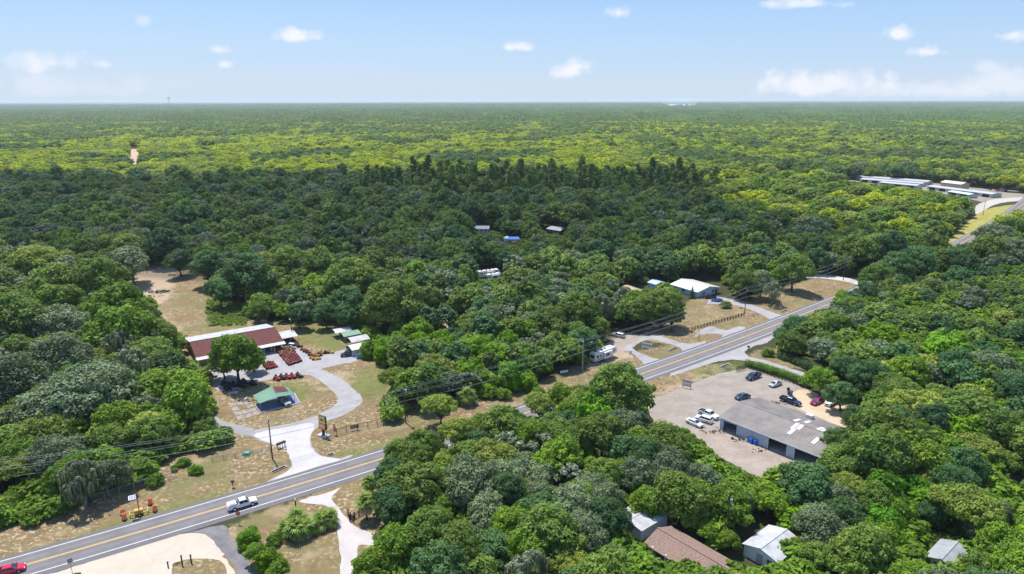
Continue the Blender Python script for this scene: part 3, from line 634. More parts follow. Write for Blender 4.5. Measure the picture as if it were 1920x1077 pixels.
# (crown centre x, y and width in the photograph's pixels, kind)
HAND = [
(243,487,88,'moss'),(336,483,55,'dark'),(393,495,68,'dark'),(464,503,125,'dark'),(411,540,60,'dark'),(183,520,110,'oak'),(95,525,130,'oak'),(68,480,120,'light'),
(110,560,110,'bright'),(25,585,130,'oak'),(220,570,120,'bright'),(263,572,60,'bright'),(283,590,36,'bare'),(175,585,70,'oak'),(226,616,110,'bright'),(300,622,70,'oak'),
(108,605,110,'moss'),(336,642,36,'oak'),(113,665,120,'moss'),(225,652,70,'bare'),(276,660,80,'oak'),(330,684,42,'bright'),(30,655,80,'oak'),(180,640,70,'oak'),
(15,712,130,'moss'),(150,728,190,'broad'),(250,684,78,'bare'),(285,715,74,'bright'),(350,737,112,'bright'),(384,795,52,'oak'),(288,765,52,'bare'),(215,780,90,'bright'),
(75,800,120,'light'),(100,850,110,'moss'),(25,875,85,'light'),(208,818,72,'oak'),(283,808,78,'oak'),(15,780,80,'light'),(160,838,60,'bush'),(40,930,60,'bush'),(120,890,60,'bush'),(185,868,60,'bush'),
(442,662,98,'bright'),(418,680,56,'oak'),(475,672,46,'oak'),
(540,488,80,'oak'),(558,503,50,'bare'),(498,538,50,'vine'),(530,560,42,'bare'),(593,545,70,'vine'),(656,515,110,'oak'),(653,562,70,'dark'),(650,590,48,'dark'),
(738,560,118,'oak'),(703,583,60,'oak'),(806,556,60,'oak'),(713,648,50,'vine'),(781,630,74,'vine'),(560,585,50,'dark'),(610,585,50,'dark'),(486,578,50,'oak'),
(786,651,60,'vine'),(827,647,70,'vine'),(890,662,78,'vine'),(880,699,78,'vine'),(932,674,78,'vine'),(963,703,66,'vine'),(911,714,56,'vine'),(977,678,56,'vine'),(990,716,40,'vine'),
(952,645,56,'vine'),(762,664,54,'vine'),(723,660,56,'vine'),(850,672,60,'vine'),(840,655,60,'vine'),(745,640,50,'vine'),(690,655,36,'vine'),
(813,683,84,'light'),(738,706,60,'light'),(786,700,54,'light'),(846,772,52,'light'),
(770,820,46,'oak'),(775,852,74,'oak'),(815,833,56,'oak'),(856,806,58,'light'),(836,856,56,'light'),(923,853,94,'light'),(948,795,92,'oak'),(983,740,46,'light'),(915,736,34,'bush'),(941,738,32,'bush'),
(1054,742,46,'bright'),(1066,790,56,'dark'),(1111,775,98,'vine'),(1020,812,38,'bright'),(1048,850,98,'bright'),(1016,884,80,'moss'),(735,890,74,'dark'),(735,940,82,'dark'),(800,915,52,'bright'),
(825,940,70,'bright'),(855,900,58,'dark'),(890,890,60,'oak'),(743,1018,104,'bright'),(697,1060,84,'bright'),(812,1064,56,'light'),(910,952,88,'moss'),(873,1004,66,'moss'),(985,1029,88,'bright'),
(1016,925,70,'moss'),(1071,947,105,'moss'),(1111,912,78,'moss'),(1023,987,78,'moss'),(1098,997,98,'moss'),(1071,1057,88,'light'),(890,1066,90,'oak'),(973,957,50,'bright'),(930,1010,60,'oak'),(970,905,60,'oak'),(1140,960,60,'moss'),(1150,1040,60,'moss'),(985,1068,70,'bright'),
(1163,728,122,'oak'),(1128,762,78,'light'),(1188,783,66,'moss'),(1250,827,104,'oak'),(1200,826,70,'bright'),(1255,877,98,'moss'),(1275,925,108,'oak'),(1168,875,54,'bright'),(1213,938,66,'bright'),
(1115,875,48,'bright'),(1130,925,84,'moss'),(1090,840,60,'oak'),(1325,850,34,'bush'),(1350,871,34,'bush'),(1378,888,36,'bush'),(1404,902,38,'bush'),(1308,832,30,'bush'),(1337,862,34,'bush'),(1365,880,34,'bush'),(1392,897,34,'bush'),(1316,842,30,'bush'),(1425,908,40,'bush'),(1296,822,28,'bush'),(1283,812,26,'bush'),
(1390,940,58,'dark'),(1443,930,74,'bright'),(1511,902,108,'dark'),(1568,832,60,'oak'),(1580,860,92,'oak'),(1653,847,128,'oak'),(1753,890,68,'light'),(1660,915,98,'vine'),(1716,922,68,'vine'),
(1690,967,78,'vine'),(1578,962,90,'dark'),(1655,1012,84,'vine'),(1816,947,118,'light'),(1866,962,76,'moss'),(1836,1055,76,'oak'),(1612,1037,130,'oak'),(1540,1040,70,'oak'),(1891,1020,90,'bright'),
(1828,877,76,'vine'),(1891,862,56,'oak'),(1503,1020,44,'bright'),(1487,1062,40,'bush'),(1741,957,58,'dark'),(1846,990,80,'moss'),
(1327,990,48,'bright'),(1368,1010,40,'bright'),(1300,973,38,'light'),(1422,1072,26,'bush'),(1345,1015,40,'bush'),(1690,1062,50,'bright'),
(1565,605,76,'oak'),(1498,607,56,'dark'),(1486,640,58,'oak'),(1550,643,58,'oak'),(1640,635,88,'vine'),(1585,688,58,'dark'),(1540,710,56,'bright'),(1510,716,28,'bush'),(1580,735,58,'dark'),
(1628,700,78,'dark'),(1625,743,32,'bright'),(1703,690,88,'bright'),(1778,660,108,'vine'),(1728,755,116,'light'),(1665,805,128,'oak'),(1816,768,118,'oak'),(1866,805,98,'oak'),(1816,818,98,'vine'),(1575,818,60,'dark'),(1605,780,60,'dark'),
(1031,600,78,'oak'),(1081,580,88,'oak'),(998,600,50,'moss'),(1005,640,34,'bare'),(1126,578,54,'bare'),(1156,570,48,'moss'),(1193,568,66,'bright'),(1243,570,78,'oak'),(1209,578,66,'oak'),(1262,590,48,'dark'),(1172,556,50,'bare'),(1080,620,60,'oak'),(1045,640,50,'oak'),(1120,610,48,'oak'),(1025,668,40,'oak'),(1070,655,40,'dark'),
(1561,555,26,'bright'),(1298,549,11,'spire'),(1362,571,22,'bush'),(1587,492,40,'oak'),(1490,500,80,'oak'),(1430,530,60,'moss'),(1395,525,60,'oak'),(1530,480,50,'dark'),(1450,545,40,'bare'),(1440,661,24,'bush'),(1494,655,30,'bush'),(1465,625,30,'dark'),
(292,900,34,'bush'),(368,880,28,'bush'),(326,878,18,'bush'),(60,965,50,'bush'),(10,950,60,'bush'),(232,885,30,'bush'),(345,866,26,'bush'),
(1645,515,64,'oak'),(1683,500,72,'dark'),(1722,490,72,'dark'),(1762,484,70,'oak'),(1805,488,70,'dark'),(1700,462,46,'dark'),(1745,462,50,'oak'),(1868,440,70,'moss'),(1900,428,80,'oak'),(1855,468,80,'oak'),(1600,575,60,'oak'),(1625,548,56,'dark'),(1905,470,80,'moss'),(905,800,60,'bright'),(975,800,60,'dark'),(1040,790,50,'oak'),(1085,760,70,'oak'),(1120,738,60,'moss'),(900,830,60,'dark'),(870,835,50,'oak'),(1095,742,88,'light'),(1142,716,76,'oak'),(1072,770,66,'bright'),(748,846,56,'oak'),(796,834,56,'oak'),(882,806,48,'light'),(1168,700,50,'oak'),(528,515,30,'bare'),(464,1010,40,'vine'),(480,1035,44,'bright'),(500,1048,50,'vine'),(515,1010,34,'bush'),(522,1066,44,'bright'),(470,1000,34,'bush'),(660,610,30,'bush'),(1010,735,30,'bush'),
]
KEEP = [
[(345,625),(480,595),(515,600),(545,603),(600,600),(640,605),(695,640),(700,672),(722,690),(716,790),(640,860),(545,880),(400,800),(402,745),(385,690),(345,680)],
[(0,1000),(250,930),(330,850),(440,840),(545,870),(740,790),(860,760),(1000,715),(1120,680),(1130,630),(1200,610),(1285,590),(1280,560),(1255,530),(1350,518),(1375,558),(1420,548),(1530,512),(1612,503),(1608,540),(1465,612),(1450,650),(1530,690),(1540,720),(1610,770),(1560,860),(1400,905),(1240,800),(1205,760),(1130,735),(1000,770),(740,860),(700,900),(720,1000),(680,1300),(-300,1300),(-300,1060)],
[(232,548),(262,502),(300,490),(375,503),(398,540),(390,560),(455,570),(460,612),(385,612),(345,628),(322,618),(283,575)],
[(1182,970),(1205,952),(1255,972),(1400,1077),(1230,1060),(1200,1015)],[(1394,1010),(1440,985),(1475,1000),(1460,1070),(1410,1070)],[(1732,1008),(1762,996),(1790,1022),(1770,1070),(1735,1070)],[(1870,900),(1920,860),(1920,920)],
[(1588,332),(1740,337),(1880,354),(1930,361),(1930,390),(1858,390),(1830,440),(1798,462),(1785,448),(1838,398),(1822,370),(1738,354),(1690,348),(1600,339)],
[(889,420),(928,422),(926,438),(890,437)],[(943,442),(977,442),(975,458),(948,466)],[(1020,421),(1053,425),(1052,443),(1022,440)],[(897,505),(943,505),(943,523),(900,523)],
[(1163,530),(1208,532),(1208,547),(1170,545)],[(1226,524),(1250,524),(1250,538),(1226,538)],[(238,276),(266,276),(268,313),(238,313)],[(770,592),(860,592),(860,608),(770,608)],[(1240,193),(1310,193),(1310,200),(1240,200)]]
KEEPA = [np.array(k, float) for k in KEEP]
def in_any(px, py):
    for poly in KEEP:
        r = False; n = len(poly)
        for i in range(n):
            x1, y1 = poly[i]; x2, y2 = poly[(i + 1) % n]
            if (y1 > py) != (y2 > py) and px < (x2 - x1) * (py - y1) / (y2 - y1) + x1: r = not r
        if r: return True
    return False
def hides_open_ground(x, y, R, h):
    q = PX((x, y, h * .5))
    if (200 < y < 480 and 860 < q[0] < 1270 and 400 < q[1] < 640) or (q[0] > 1560 and q[1] < 470 and y > 300): tests = [(a, f_, z) for a in (0, .8, 1.6, 2.4, 3.14, 3.9, 4.7, 5.5) for f_ in (.45, .95) for z in (.25, .5, .75, .95)]
    else: tests = [(a, .8, z) for a in (0, 1.05, 2.1, 3.14, 4.2, 5.2) for z in (.2, .8)]
    for a, f_, z in tests:
            q = PX((x + R * f_ * math.cos(a), y + R * f_ * math.sin(a), z * h))
            if in_any(q[0], q[1]): return True
    q = PX((x, y, h)); return in_any(q[0], q[1])
placed = []       # (x, y, R, h, kind, variant, scale, px width, hand)
for (px, py, wpx, kind) in HAND:
    v = random.randrange(len(TREES[kind])); T = TREES[kind][v]
    s = 1.0
    for _ in range(4):                                   # size and distance settle together
        zc = T['zm'] * s; g = G(px, py, zc); d = PX(g)[2]; s = min(2.0 if kind != 'bush' else 2.6, max(.45, (wpx * d / F / 2) / T['R']))
    x, y = g.x, g.y; zm_ = 1.0
    if kind != 'bush':
        while zm_ < 1.45 and road_dist(x, y) < 8.0:
            zm_ += .08; g = G(px, py, zc * zm_); x, y = g.x, g.y
    dd = road_dist(x, y)
    if dd < 7.5 and kind != 'bush':
        j = ((RARR - (x, y)) ** 2).sum(1).argmin(); _, tt, nn = road_pt(RARR[j][0]); sd = 1 if (Vector((x, y, 0)) - Vector((*RARR[j], 0))).dot(nn) > 0 else -1
        x += nn.x * sd * (7.5 - dd); y += nn.y * sd * (7.5 - dd)
    placed.append([x, y, T['R'] * s, T['h'] * s * zm_, kind, v, s, wpx, zm_])
def kind_at(x, y):  # kinds also paint light: brighter leaves in the sunlit band, darker under the cloud
    r = random.random(); q = PX((x, y, 10)); px, py = q[0], q[1]
    n = math.sin(x * .011 + 1.3) * math.cos(y * .009 - .4) + .5 * math.sin(x * .031 + y * .023)
    if px < 560 and py > 430: tab = [('oak',.30),('bright',.22),('moss',.22),('dark',.08),('light',.08),('bare',.06),('vine',.04)]
    elif px > 1450 and py > 430: tab = [('oak',.30),('bright',.16),('moss',.18),('vine',.14),('dark',.14),('light',.08)]
    elif x > 150 + max(0, 470 - y) * .4 and y > 395: tab = [('yellow',.30),('light',.28),('bright',.30),('oak',.12)]  # sunlit side of the cloud shadow edge, brightened through leaf colour
    elif y < 480: tab = [('oak',.38),('dark',.26),('bright',.10),('moss',.14),('tall',.06),('bare',.06)]
    elif y < 700: tab = [('oak',.30),('dark',.30),('moss',.20),('tall',.12),('bright',.08)]
    elif y < 1450: tab = [('yellow',.60),('light',.16),('bright',.12),('vine',.12)]  # sunlit band past the shadow, painted mostly with the brightest leaves
    elif y < 2600: tab = [('oak',.12),('bright',.30),('light',.22),('yellow',.22),('vine',.10),('moss',.04)]
    else: tab = [('oak',.15),('dark',.06),('bright',.42),('light',.32),('moss',.05)]
    pn = mnoise.noise((x * .0035, y * .0022, 1.7)); pf = mnoise.noise((x * .009, y * .006, 5.1))
    if 560 < y < 640 and -130 < x < 170: tab = [('pine',.34),('oak',.22),('tall',.34),('dark',.10)]
    elif y > 480 and x > 200 + (y - 500) * .1 and pn > .15: tab = [('bright',.60),('yellow',.40)]
    elif y > 700 and pf > .20: tab = [('dark',.22),('oak',.40),('moss',.13),('bright',.25)]
    elif y > 700 and pf < -.32: tab = [('light',.6),('yellow',.4)]
    acc = 0
    for k, p in tab:
        acc += p
        if r < acc: return k
    return 'oak'
cell = {}
def put(x, y, r): cell.setdefault((int(x // 8), int(y // 8)), []).append((x, y, r))
for t_ in placed: put(t_[0], t_[1], t_[2])
def free(x, y, r, f=.50):
    cx, cy = int(x // 8), int(y // 8)
    for i in range(-2, 3):
        for j in range(-2, 3):
            for (a, b, c) in cell.get((cx + i, cy + j), ()):
                if (a - x) ** 2 + (b - y) ** 2 < ((c + r) * f) ** 2: return False
    return True
def road_ok(x, y): return not (-330 < x < 460 and y < 620 and road_dist(x, y) < 10)
near_auto = []
for i in range(52000):
    y = 88 + (760 - 88) * random.random() ** .75; hw_ = y * .80 + 45; x = random.uniform(-hw_, hw_)
    k = kind_at(x, y); v = random.randrange(len(TREES[k])); T = TREES[k][v]; s = random.uniform(.72, 1.12) * (1.0 if y < 300 else random.choice([.85, 1.1, 1.45, 1.6]))
    R, h = T['R'] * s, T['h'] * s
    if not free(x, y, R) or not road_ok(x, y): continue
    if hides_open_ground(x, y, R, h): continue
    if y < 215 and hides_open_ground(x, y, R * 1.3, h * 1.1): continue
    if s > 1.35 and not free(x, y, R, .62): continue
    put(x, y, R); near_auto.append([x, y, R, h, k, v, s, 0, 1.0])
def width_px(t_):
    q = PX((t_[0], t_[1], t_[3] * .6)); 
    if not (-40 < q[0] < 1960 and q[1] < 1120): return 0
    return 2 * t_[2] / max(q[2], 1) * F
hand_trees = placed
auto_sorted = sorted(near_auto, key=lambda t_: -width_px(t_))
n_ind = 300 - sum(1 for t_ in hand_trees if t_[4] != 'bush')
individual = hand_trees + auto_sorted[:n_ind]; rest_near = auto_sorted[n_ind:]
print('hand', len(hand_trees), 'auto', len(near_auto), 'individual', len(individual))

# ---------------------------------------------------------------- individual trees with labels that single them out
LOOK = {'oak': 'mid green oak', 'dark': 'dark dense tree', 'bright': 'fresh green tree', 'moss': 'grey-green mossy oak',
        'broad': 'widest pale grey-green oak', 'tall': 'tall oval tree', 'vine': 'vine-smothered bright tree', 'light': 'pale feathery tree',
        'yellow': 'yellow-green tree', 'pine': 'tall thin pine', 'bare': 'half-bare grey tree', 'bush': 'low green bush', 'spire': 'small dark conifer'}
MARKS = [('long red-brown shop roof', 440, 640), ('row of small carports', 665, 640), ('green-roofed canopy', 515, 740), ('tan sandy clearing', 310, 560), ('solar panel trailer', 262, 940),
         ('white pickup on the highway', 453, 943), ('black and orange pylon sign', 603, 800), ('palm clumps by the highway', 580, 980), ('grey slatted shed', 815, 998), ('brown shingle house', 1300, 1040),
         ('white roofed bottom shed', 1440, 1020), ('cream walled shed', 1760, 1035), ('grey corrugated workshop roof', 1450, 800), ('parked purple car', 1530, 753),
         ('long white camper', 1139, 662), ('white ranch house', 1305, 540), ('tan arched shed', 1185, 540), ('far stretch of highway', 1815, 440), ('mid-forest blue tarp', 960, 451),
         ('fan palm on the verge', 875, 740), ('right photo edge', 1910, 720), ('left photo edge', 5, 700), ('white two-post sign', 1212, 650), ('dark side road junction', 430, 1040), ('mid-forest trailer homes', 905, 430)]
ORD = ['nearest', 'second nearest', 'third nearest', 'fourth nearest', 'fifth nearest', 'sixth nearest', 'seventh nearest', 'eighth nearest', 'ninth nearest', 'tenth nearest', 'eleventh nearest', 'twelfth nearest']
def spot_of(t_):
    q = PX((t_[0], t_[1], t_[3] * .6)); best = min(MARKS, key=lambda m: (m[1] - q[0]) ** 2 + ((m[2] - q[1]) * 1.6) ** 2)
    ddx, ddy = q[0] - best[1], q[1] - best[2]
    side = ('right' if ddx > 0 else 'left') if abs(ddx) > abs(ddy) * 1.4 else ('near' if ddy > 0 else 'far')
    if 'photo edge' in best[0]: side = 'upper' if ddy < 0 else 'lower'
    return best[0], side, math.hypot(ddx, ddy)
buckets = {}
for t_ in individual:
    m_, sd_, ds_ = spot_of(t_); buckets.setdefault((t_[4], m_, sd_), []).append((ds_, id(t_), t_))
lab = {}
for (k, m_, sd_), lst in buckets.items():
    lst.sort(key=lambda q: q[0])
    for i, (_, _, t_) in enumerate(lst):
        art = 'the ' if True else ''
        if 'photo edge' in m_: ph = f"{sd_} part of the {m_}"
        else: ph = {'left': 'left of', 'right': 'right of', 'near': 'in front of', 'far': 'behind'}[sd_] + ' ' + art + m_
        o_ = ORD[i] if i < len(ORD) else 'outermost'
        if 'photo edge' in m_: lab[id(t_)] = f"{LOOK[k]}, {o_} to the {ph}"
        else: lab[id(t_)] = (f"{LOOK[k]} {ph}" if len(lst) == 1 else f"{LOOK[k]}, {o_} {ph}")
NAME = {'bush': 'bush', 'pine': 'pine_tree', 'spire': 'conifer', 'vine': 'vine_covered_tree', 'bare': 'mossy_tree', 'moss': 'mossy_oak', 'broad': 'mossy_oak', 'oak': 'oak_tree', 'dark': 'oak_tree'}
NEAR_TREES = []
for t_ in individual:
    x, y, R, h, k, v, s, _, hand = t_; T = TREES[k][v]
    root = thing(NAME.get(k, 'leafy_tree'), lab[id(t_)], 'bush' if k == 'bush' else 'tree', (x, y, 0), random.uniform(0, 6.28), 'bushes among the lots' if k == 'bush' else 'trees of the near woods')
    root.scale = (s * hand ** .6 * random.uniform(.86, 1.14), s * hand ** .6 * random.uniform(.86, 1.14), s * hand * random.uniform(.94, 1.08))
    c_ = bpy.data.objects.new('foliage' if k == 'bush' else 'crown', T['c']); C.objects.link(c_); c_.parent = root
    if T['t']:
        b_ = bpy.data.objects.new('trunk', T['t']); C.objects.link(b_); b_.parent = root

# ---------------------------------------------------------------- the forest: everything past the 300 largest trees, one object
protos = bpy.data.collections.new('forest_trees')
PK = ['bush', 'oak', 'dark', 'bright', 'moss', 'tall', 'vine', 'light', 'yellow', 'pine', 'bare', 'broad']
pidx = {}
def add_proto(key, me):
    o = bpy.data.objects.new('zz%03d %s' % (len(pidx), key), me); protos.objects.link(o); pidx[key] = len(pidx)
for k in PK:
    for v, T in enumerate(TREES[k][:2]):
        vf = limb_geo([s_ for s_ in T['segs'][:5]], 4)
        add_proto(f'{k}{v}m', leaf_mesh(k + ' mid', T['cl'], int(NLEAF[k] * .24), LSIZE.get(k, .24) * 2.2, 5 + v, FOL[FOLOF.get(k, k)], trunk=vf, low=-.25, smoothness=1.5))
for k in ('oak', 'dark', 'bright', 'moss', 'light', 'yellow', 'pine', 'vine', 'tall'):
    T = TREES[k][0]
    cl = T['cl'][:: (2 if k != 'pine' else 3)] + T['cl'][-1:]
    cl = [(c[0], c[1], c[2], c[3] * 1.15) + tuple(c[4:]) for c in cl]
    add_proto(f'{k}0f', leaf_mesh(k + ' far', cl, int(NLEAF[k] * .05), LSIZE.get(k, .24) * 4.2, 9, FOL[FOLOF.get(k, k)], low=-.1, smoothness=1.8))
def grove(key, kinds, n, size, seed):
    R_ = random.Random(seed); cl = []
    for i in range(n):
        k = R_.choice(kinds); T = TREES[k][0]; ox, oy = R_.uniform(-size, size), R_.uniform(-size, size); sc = R_.uniform(.75, 1.2)
        if k == 'pine': cl += [(ox, oy, T['h'] * .82 * sc, 2.2, 2.0)]
        else: cl += [(ox, oy, T['h'] * .62 * sc, T['R'] * .8 * sc, .75), (ox + R_.uniform(-3, 3), oy + R_.uniform(-3, 3), T['h'] * .72 * sc, T['R'] * .5, .8)]
    return cl
for gi, kinds in enumerate((['oak', 'dark'], ['bright', 'light'], ['oak', 'moss', 'pine'])):
    add_proto(f'g{gi}', leaf_mesh('grove', grove('g', kinds, 16, 26, 40 + gi), 1500, 1.7, 17 + gi, FOL[kinds[0] if gi != 1 else 'bright'], low=0, spread=.6, smoothness=2))
pts = []; att_i = []; att_r = []; att_s = []
for (x, y, R, h, k, v, s, _, _) in rest_near:
    if f'{k}{min(v,1)}m' not in pidx: continue
    pts.append((x, y, 0)); att_i.append(pidx[f'{k}{min(v, 1)}m']); att_r.append(random.uniform(0, 6.28)); att_s.append(s)
def scatter(y0, y1, spacing, sfx, half=.80, jitter=.5, sc=(.85, 1.25)):
    y = y0; step = spacing
    while y < y1:
        hw_ = y * half + 40; x = -hw_ + random.uniform(0, step)
        while x < hw_:
            xx, yy = x + random.uniform(-jitter, jitter) * step, y + random.uniform(-jitter, jitter) * step
            x += step
            q = PX((xx, yy, 8))
            if in_any(q[0], q[1]) or (xx > 200 and road_dist(xx, yy) < 13): continue
            q = PX((xx, yy, 0))
            if in_any(q[0], q[1]): continue
            k = kind_at(xx, yy)
            if sfx == 'g': key = 'g%d' % (0 if k in ('dark', 'moss') else 1 if k in ('bright', 'light', 'yellow', 'vine') else 2)
            else:
                key = f'{k}0{sfx}' if f'{k}0{sfx}' in pidx else f'oak0{sfx}'
            pts.append((xx, yy, 0)); att_i.append(pidx[key]); att_r.append(random.uniform(0, 6.28)); att_s.append(random.uniform(*sc))
        y += step * .9
scatter(760, 1100, 8.0, 'm', sc=(.7, 1.6)); scatter(1100, 2300, 8.6, 'f', sc=(.8, 1.9)); scatter(2300, 7000, 40, 'g', sc=(.95, 1.3)); scatter(7000, 16000, 62, 'g', half=.78, sc=(1.4, 2.0))
# woods either side of and behind what the photograph shows, thinner
for i in range(5000):
    a = random.uniform(0, 2 * math.pi); r = 120 + 700 * math.sqrt(random.random()); x, y = r * math.cos(a), r * math.sin(a)
    if abs(x) < y * .84 + 45 and y > 60: continue
    if not road_ok(x, y) or not free(x, y, 4.6, .75): continue
    put(x, y, 5); pts.append((x, y, 0)); k = random.choice(['oak', 'dark', 'bright', 'moss']); att_i.append(pidx[k + '0m']); att_r.append(random.uniform(0, 6.28)); att_s.append(random.uniform(.8, 1.2))
for kk in ('bush',):
    T = TREES['bush'][0]
for i in range(26000):
    y = 90 + 340 * random.random() ** .9; x = random.uniform(-y * .8 - 20, y * .8 + 20)
    if not free(x, y, 1.2, .62) or (abs(x) < 460 and road_dist(x, y) < 9): continue
    if hides_open_ground(x, y, 2.2, 2.0): continue
    put(x, y, 1.0); sz = random.uniform(.8, 1.9); k = random.choice(['bush0m', 'bush0m', 'bush1m'])
    pts.append((x, y, 0)); att_i.append(pidx[k]); att_r.append(random.uniform(0, 6.28)); att_s.append(sz)
print('forest instances', len(pts))
fm = bpy.data.meshes.new('forest'); fm.from_pydata(pts, [], [])
for nm, typ, dat in (('pick', 'INT', att_i), ('turn', 'FLOAT', att_r), ('size', 'FLOAT', att_s)):
    at = fm.attributes.new(nm, typ, 'POINT'); at.data.foreach_set('value', np.array(dat, dtype=np.int32 if typ == 'INT' else np.float32))
forest = link('forest', fm, kind='stuff')
ng = bpy.data.node_groups.new('forest', 'GeometryNodeTree')
ng.interface.new_socket('Geometry', in_out='INPUT', socket_type='NodeSocketGeometry'); ng.interface.new_socket('Geometry', in_out='OUTPUT', socket_type='NodeSocketGeometry')
gin = ng.nodes.new('NodeGroupInput'); gout = ng.nodes.new('NodeGroupOutput')
iop = ng.nodes.new('GeometryNodeInstanceOnPoints'); ci = ng.nodes.new('GeometryNodeCollectionInfo')
ci.inputs['Collection'].default_value = protos; ci.inputs['Separate Children'].default_value = True; ci.inputs['Reset Children'].default_value = True
iop.inputs['Pick Instance'].default_value = True
def nattr(nm, typ):
    n_ = ng.nodes.new('GeometryNodeInputNamedAttribute'); n_.data_type = typ; n_.inputs['Name'].default_value = nm; return n_.outputs['Attribute']
cx_ = ng.nodes.new('ShaderNodeCombineXYZ'); ng.links.new(nattr('turn', 'FLOAT'), cx_.inputs[2])
e2r = ng.nodes.new('FunctionNodeEulerToRotation'); ng.links.new(cx_.outputs[0], e2r.inputs[0])
ng.links.new(gin.outputs[0], iop.inputs['Points']); ng.links.new(ci.outputs[0], iop.inputs['Instance'])
ng.links.new(nattr('pick', 'INT'), iop.inputs['Instance Index']); ng.links.new(e2r.outputs[0], iop.inputs['Rotation']); ng.links.new(nattr('size', 'FLOAT'), iop.inputs['Scale'])
ng.links.new(iop.outputs[0], gout.inputs[0])
md = forest.modifiers.new('forest', 'NODES'); md.node_group = ng

# the far forest, a canopy that reads as one mass out to the horizon
rs = [13500 * (1.035 ** i) for i in range(48)]; na = 300; vs = []; fs = []
from mathutils import noise as mn
for i, r in enumerate(rs):
    for j in range(na + 1):
        a = math.radians(-48 + 96 * j / na); x, y = r * math.sin(a), r * math.cos(a)
        z = 9 + 7 * mn.noise((x * .004, y * .0015, 0)) + 14 * max(0, mn.noise((x * .0004, y * .0002, 3))) + 24 * max(0, mn.noise((x * .00012 + 4, y * .00005, 9))) * min(1, r / 30000)
        if x < -2000 and r > 28000: z += 22 * min(1, (-2000 - x) / 14000)
        vs.append((x, y, z if i else 0))
for i in range(len(rs) - 1):
    for j in range(na): a = i * (na + 1) + j; fs.append((a, a + 1, a + na + 2, a + na + 1))
me = bpy.data.meshes.new('far_forest'); me.from_pydata(vs, [], fs)
me.materials.append(mat('far canopy', (0.040, 0.075, 0.030), 0.9, var=0.5, vscale=0.004, spec=0.1, col2=(0.090, 0.125, 0.045), bump=0.0)); link('far_forest', me, kind='stuff')

# ---------------------------------------------------------------- buildings
def ang(a, b): return math.atan2(b[1] - a[1], b[0] - a[0])
def wall(name, root, L, h, openings, wm, origin=(0, 0), rz=0.0, top=None, frame=None, thick=.15, ribs=0.0):
    """one wall along local x with real openings; top(x) gives a sloping top"""
    mb = MB(); xs = sorted({0.0, L, *[o[0] for o in openings], *[o[1] for o in openings], *([L / 2] if top else [])})
    T = top or (lambda x: h)
    for a, b in zip(xs, xs[1:]):
        m_ = (a + b) / 2; ops = sorted([o for o in openings if o[0] <= m_ <= o[1]], key=lambda o: o[2]); z = 0.0
        for o in ops:
            if o[2] > z + .01: mb.box(a, b, 0, thick, z, o[2], wm)
            z = o[3]
        mb.hexa([(a,0,z),(b,0,z),(b,thick,z),(a,thick,z)], [(a,0,T(a)),(b,0,T(b)),(b,thick,T(b)),(a,thick,T(a))], wm)
        if ribs and not ops:
            x = a + ribs / 2
            while x < b - .05: mb.box(x - .03, x + .03, -.035, .0, .05, T(x) - .1, wm); x += ribs
    o = mb.build(name, root); o.location = (origin[0], origin[1], 0); o.rotation_euler = (0, 0, rz); return o
def ribbed(mb, p00, p10, p11, p01, m, step=.6, t=.05, rib=.035):
    """sloping roof sheet from eave p00..p10 to ridge p01..p11 with raised ribs running up the slope"""
    p00, p10, p11, p01 = map(Vector, (p00, p10, p11, p01)); n = (p10 - p00).cross(p01 - p00).normalized()
    if n.z < 0: n = -n
    mb.hexa([p00 - n*t, p10 - n*t, p11 - n*t, p01 - n*t], [p00, p10, p11, p01], m)
    L = (p10 - p00).length; k = max(1, int(L / step)); d = (p10 - p00) / L; w_ = d * .05
    for i in range(k + 1):
        f_ = i / k; a = p00.lerp(p10, f_); b = p01.lerp(p11, f_)
        if i == 0: a += w_; b += w_
        if i == k: a -= w_; b -= w_
        mb.hexa([a - w_, a + w_, b + w_, b - w_], [a - w_*.6 + n*rib, a + w_*.6 + n*rib, b + w_*.6 + n*rib, b - w_*.6 + n*rib], m)
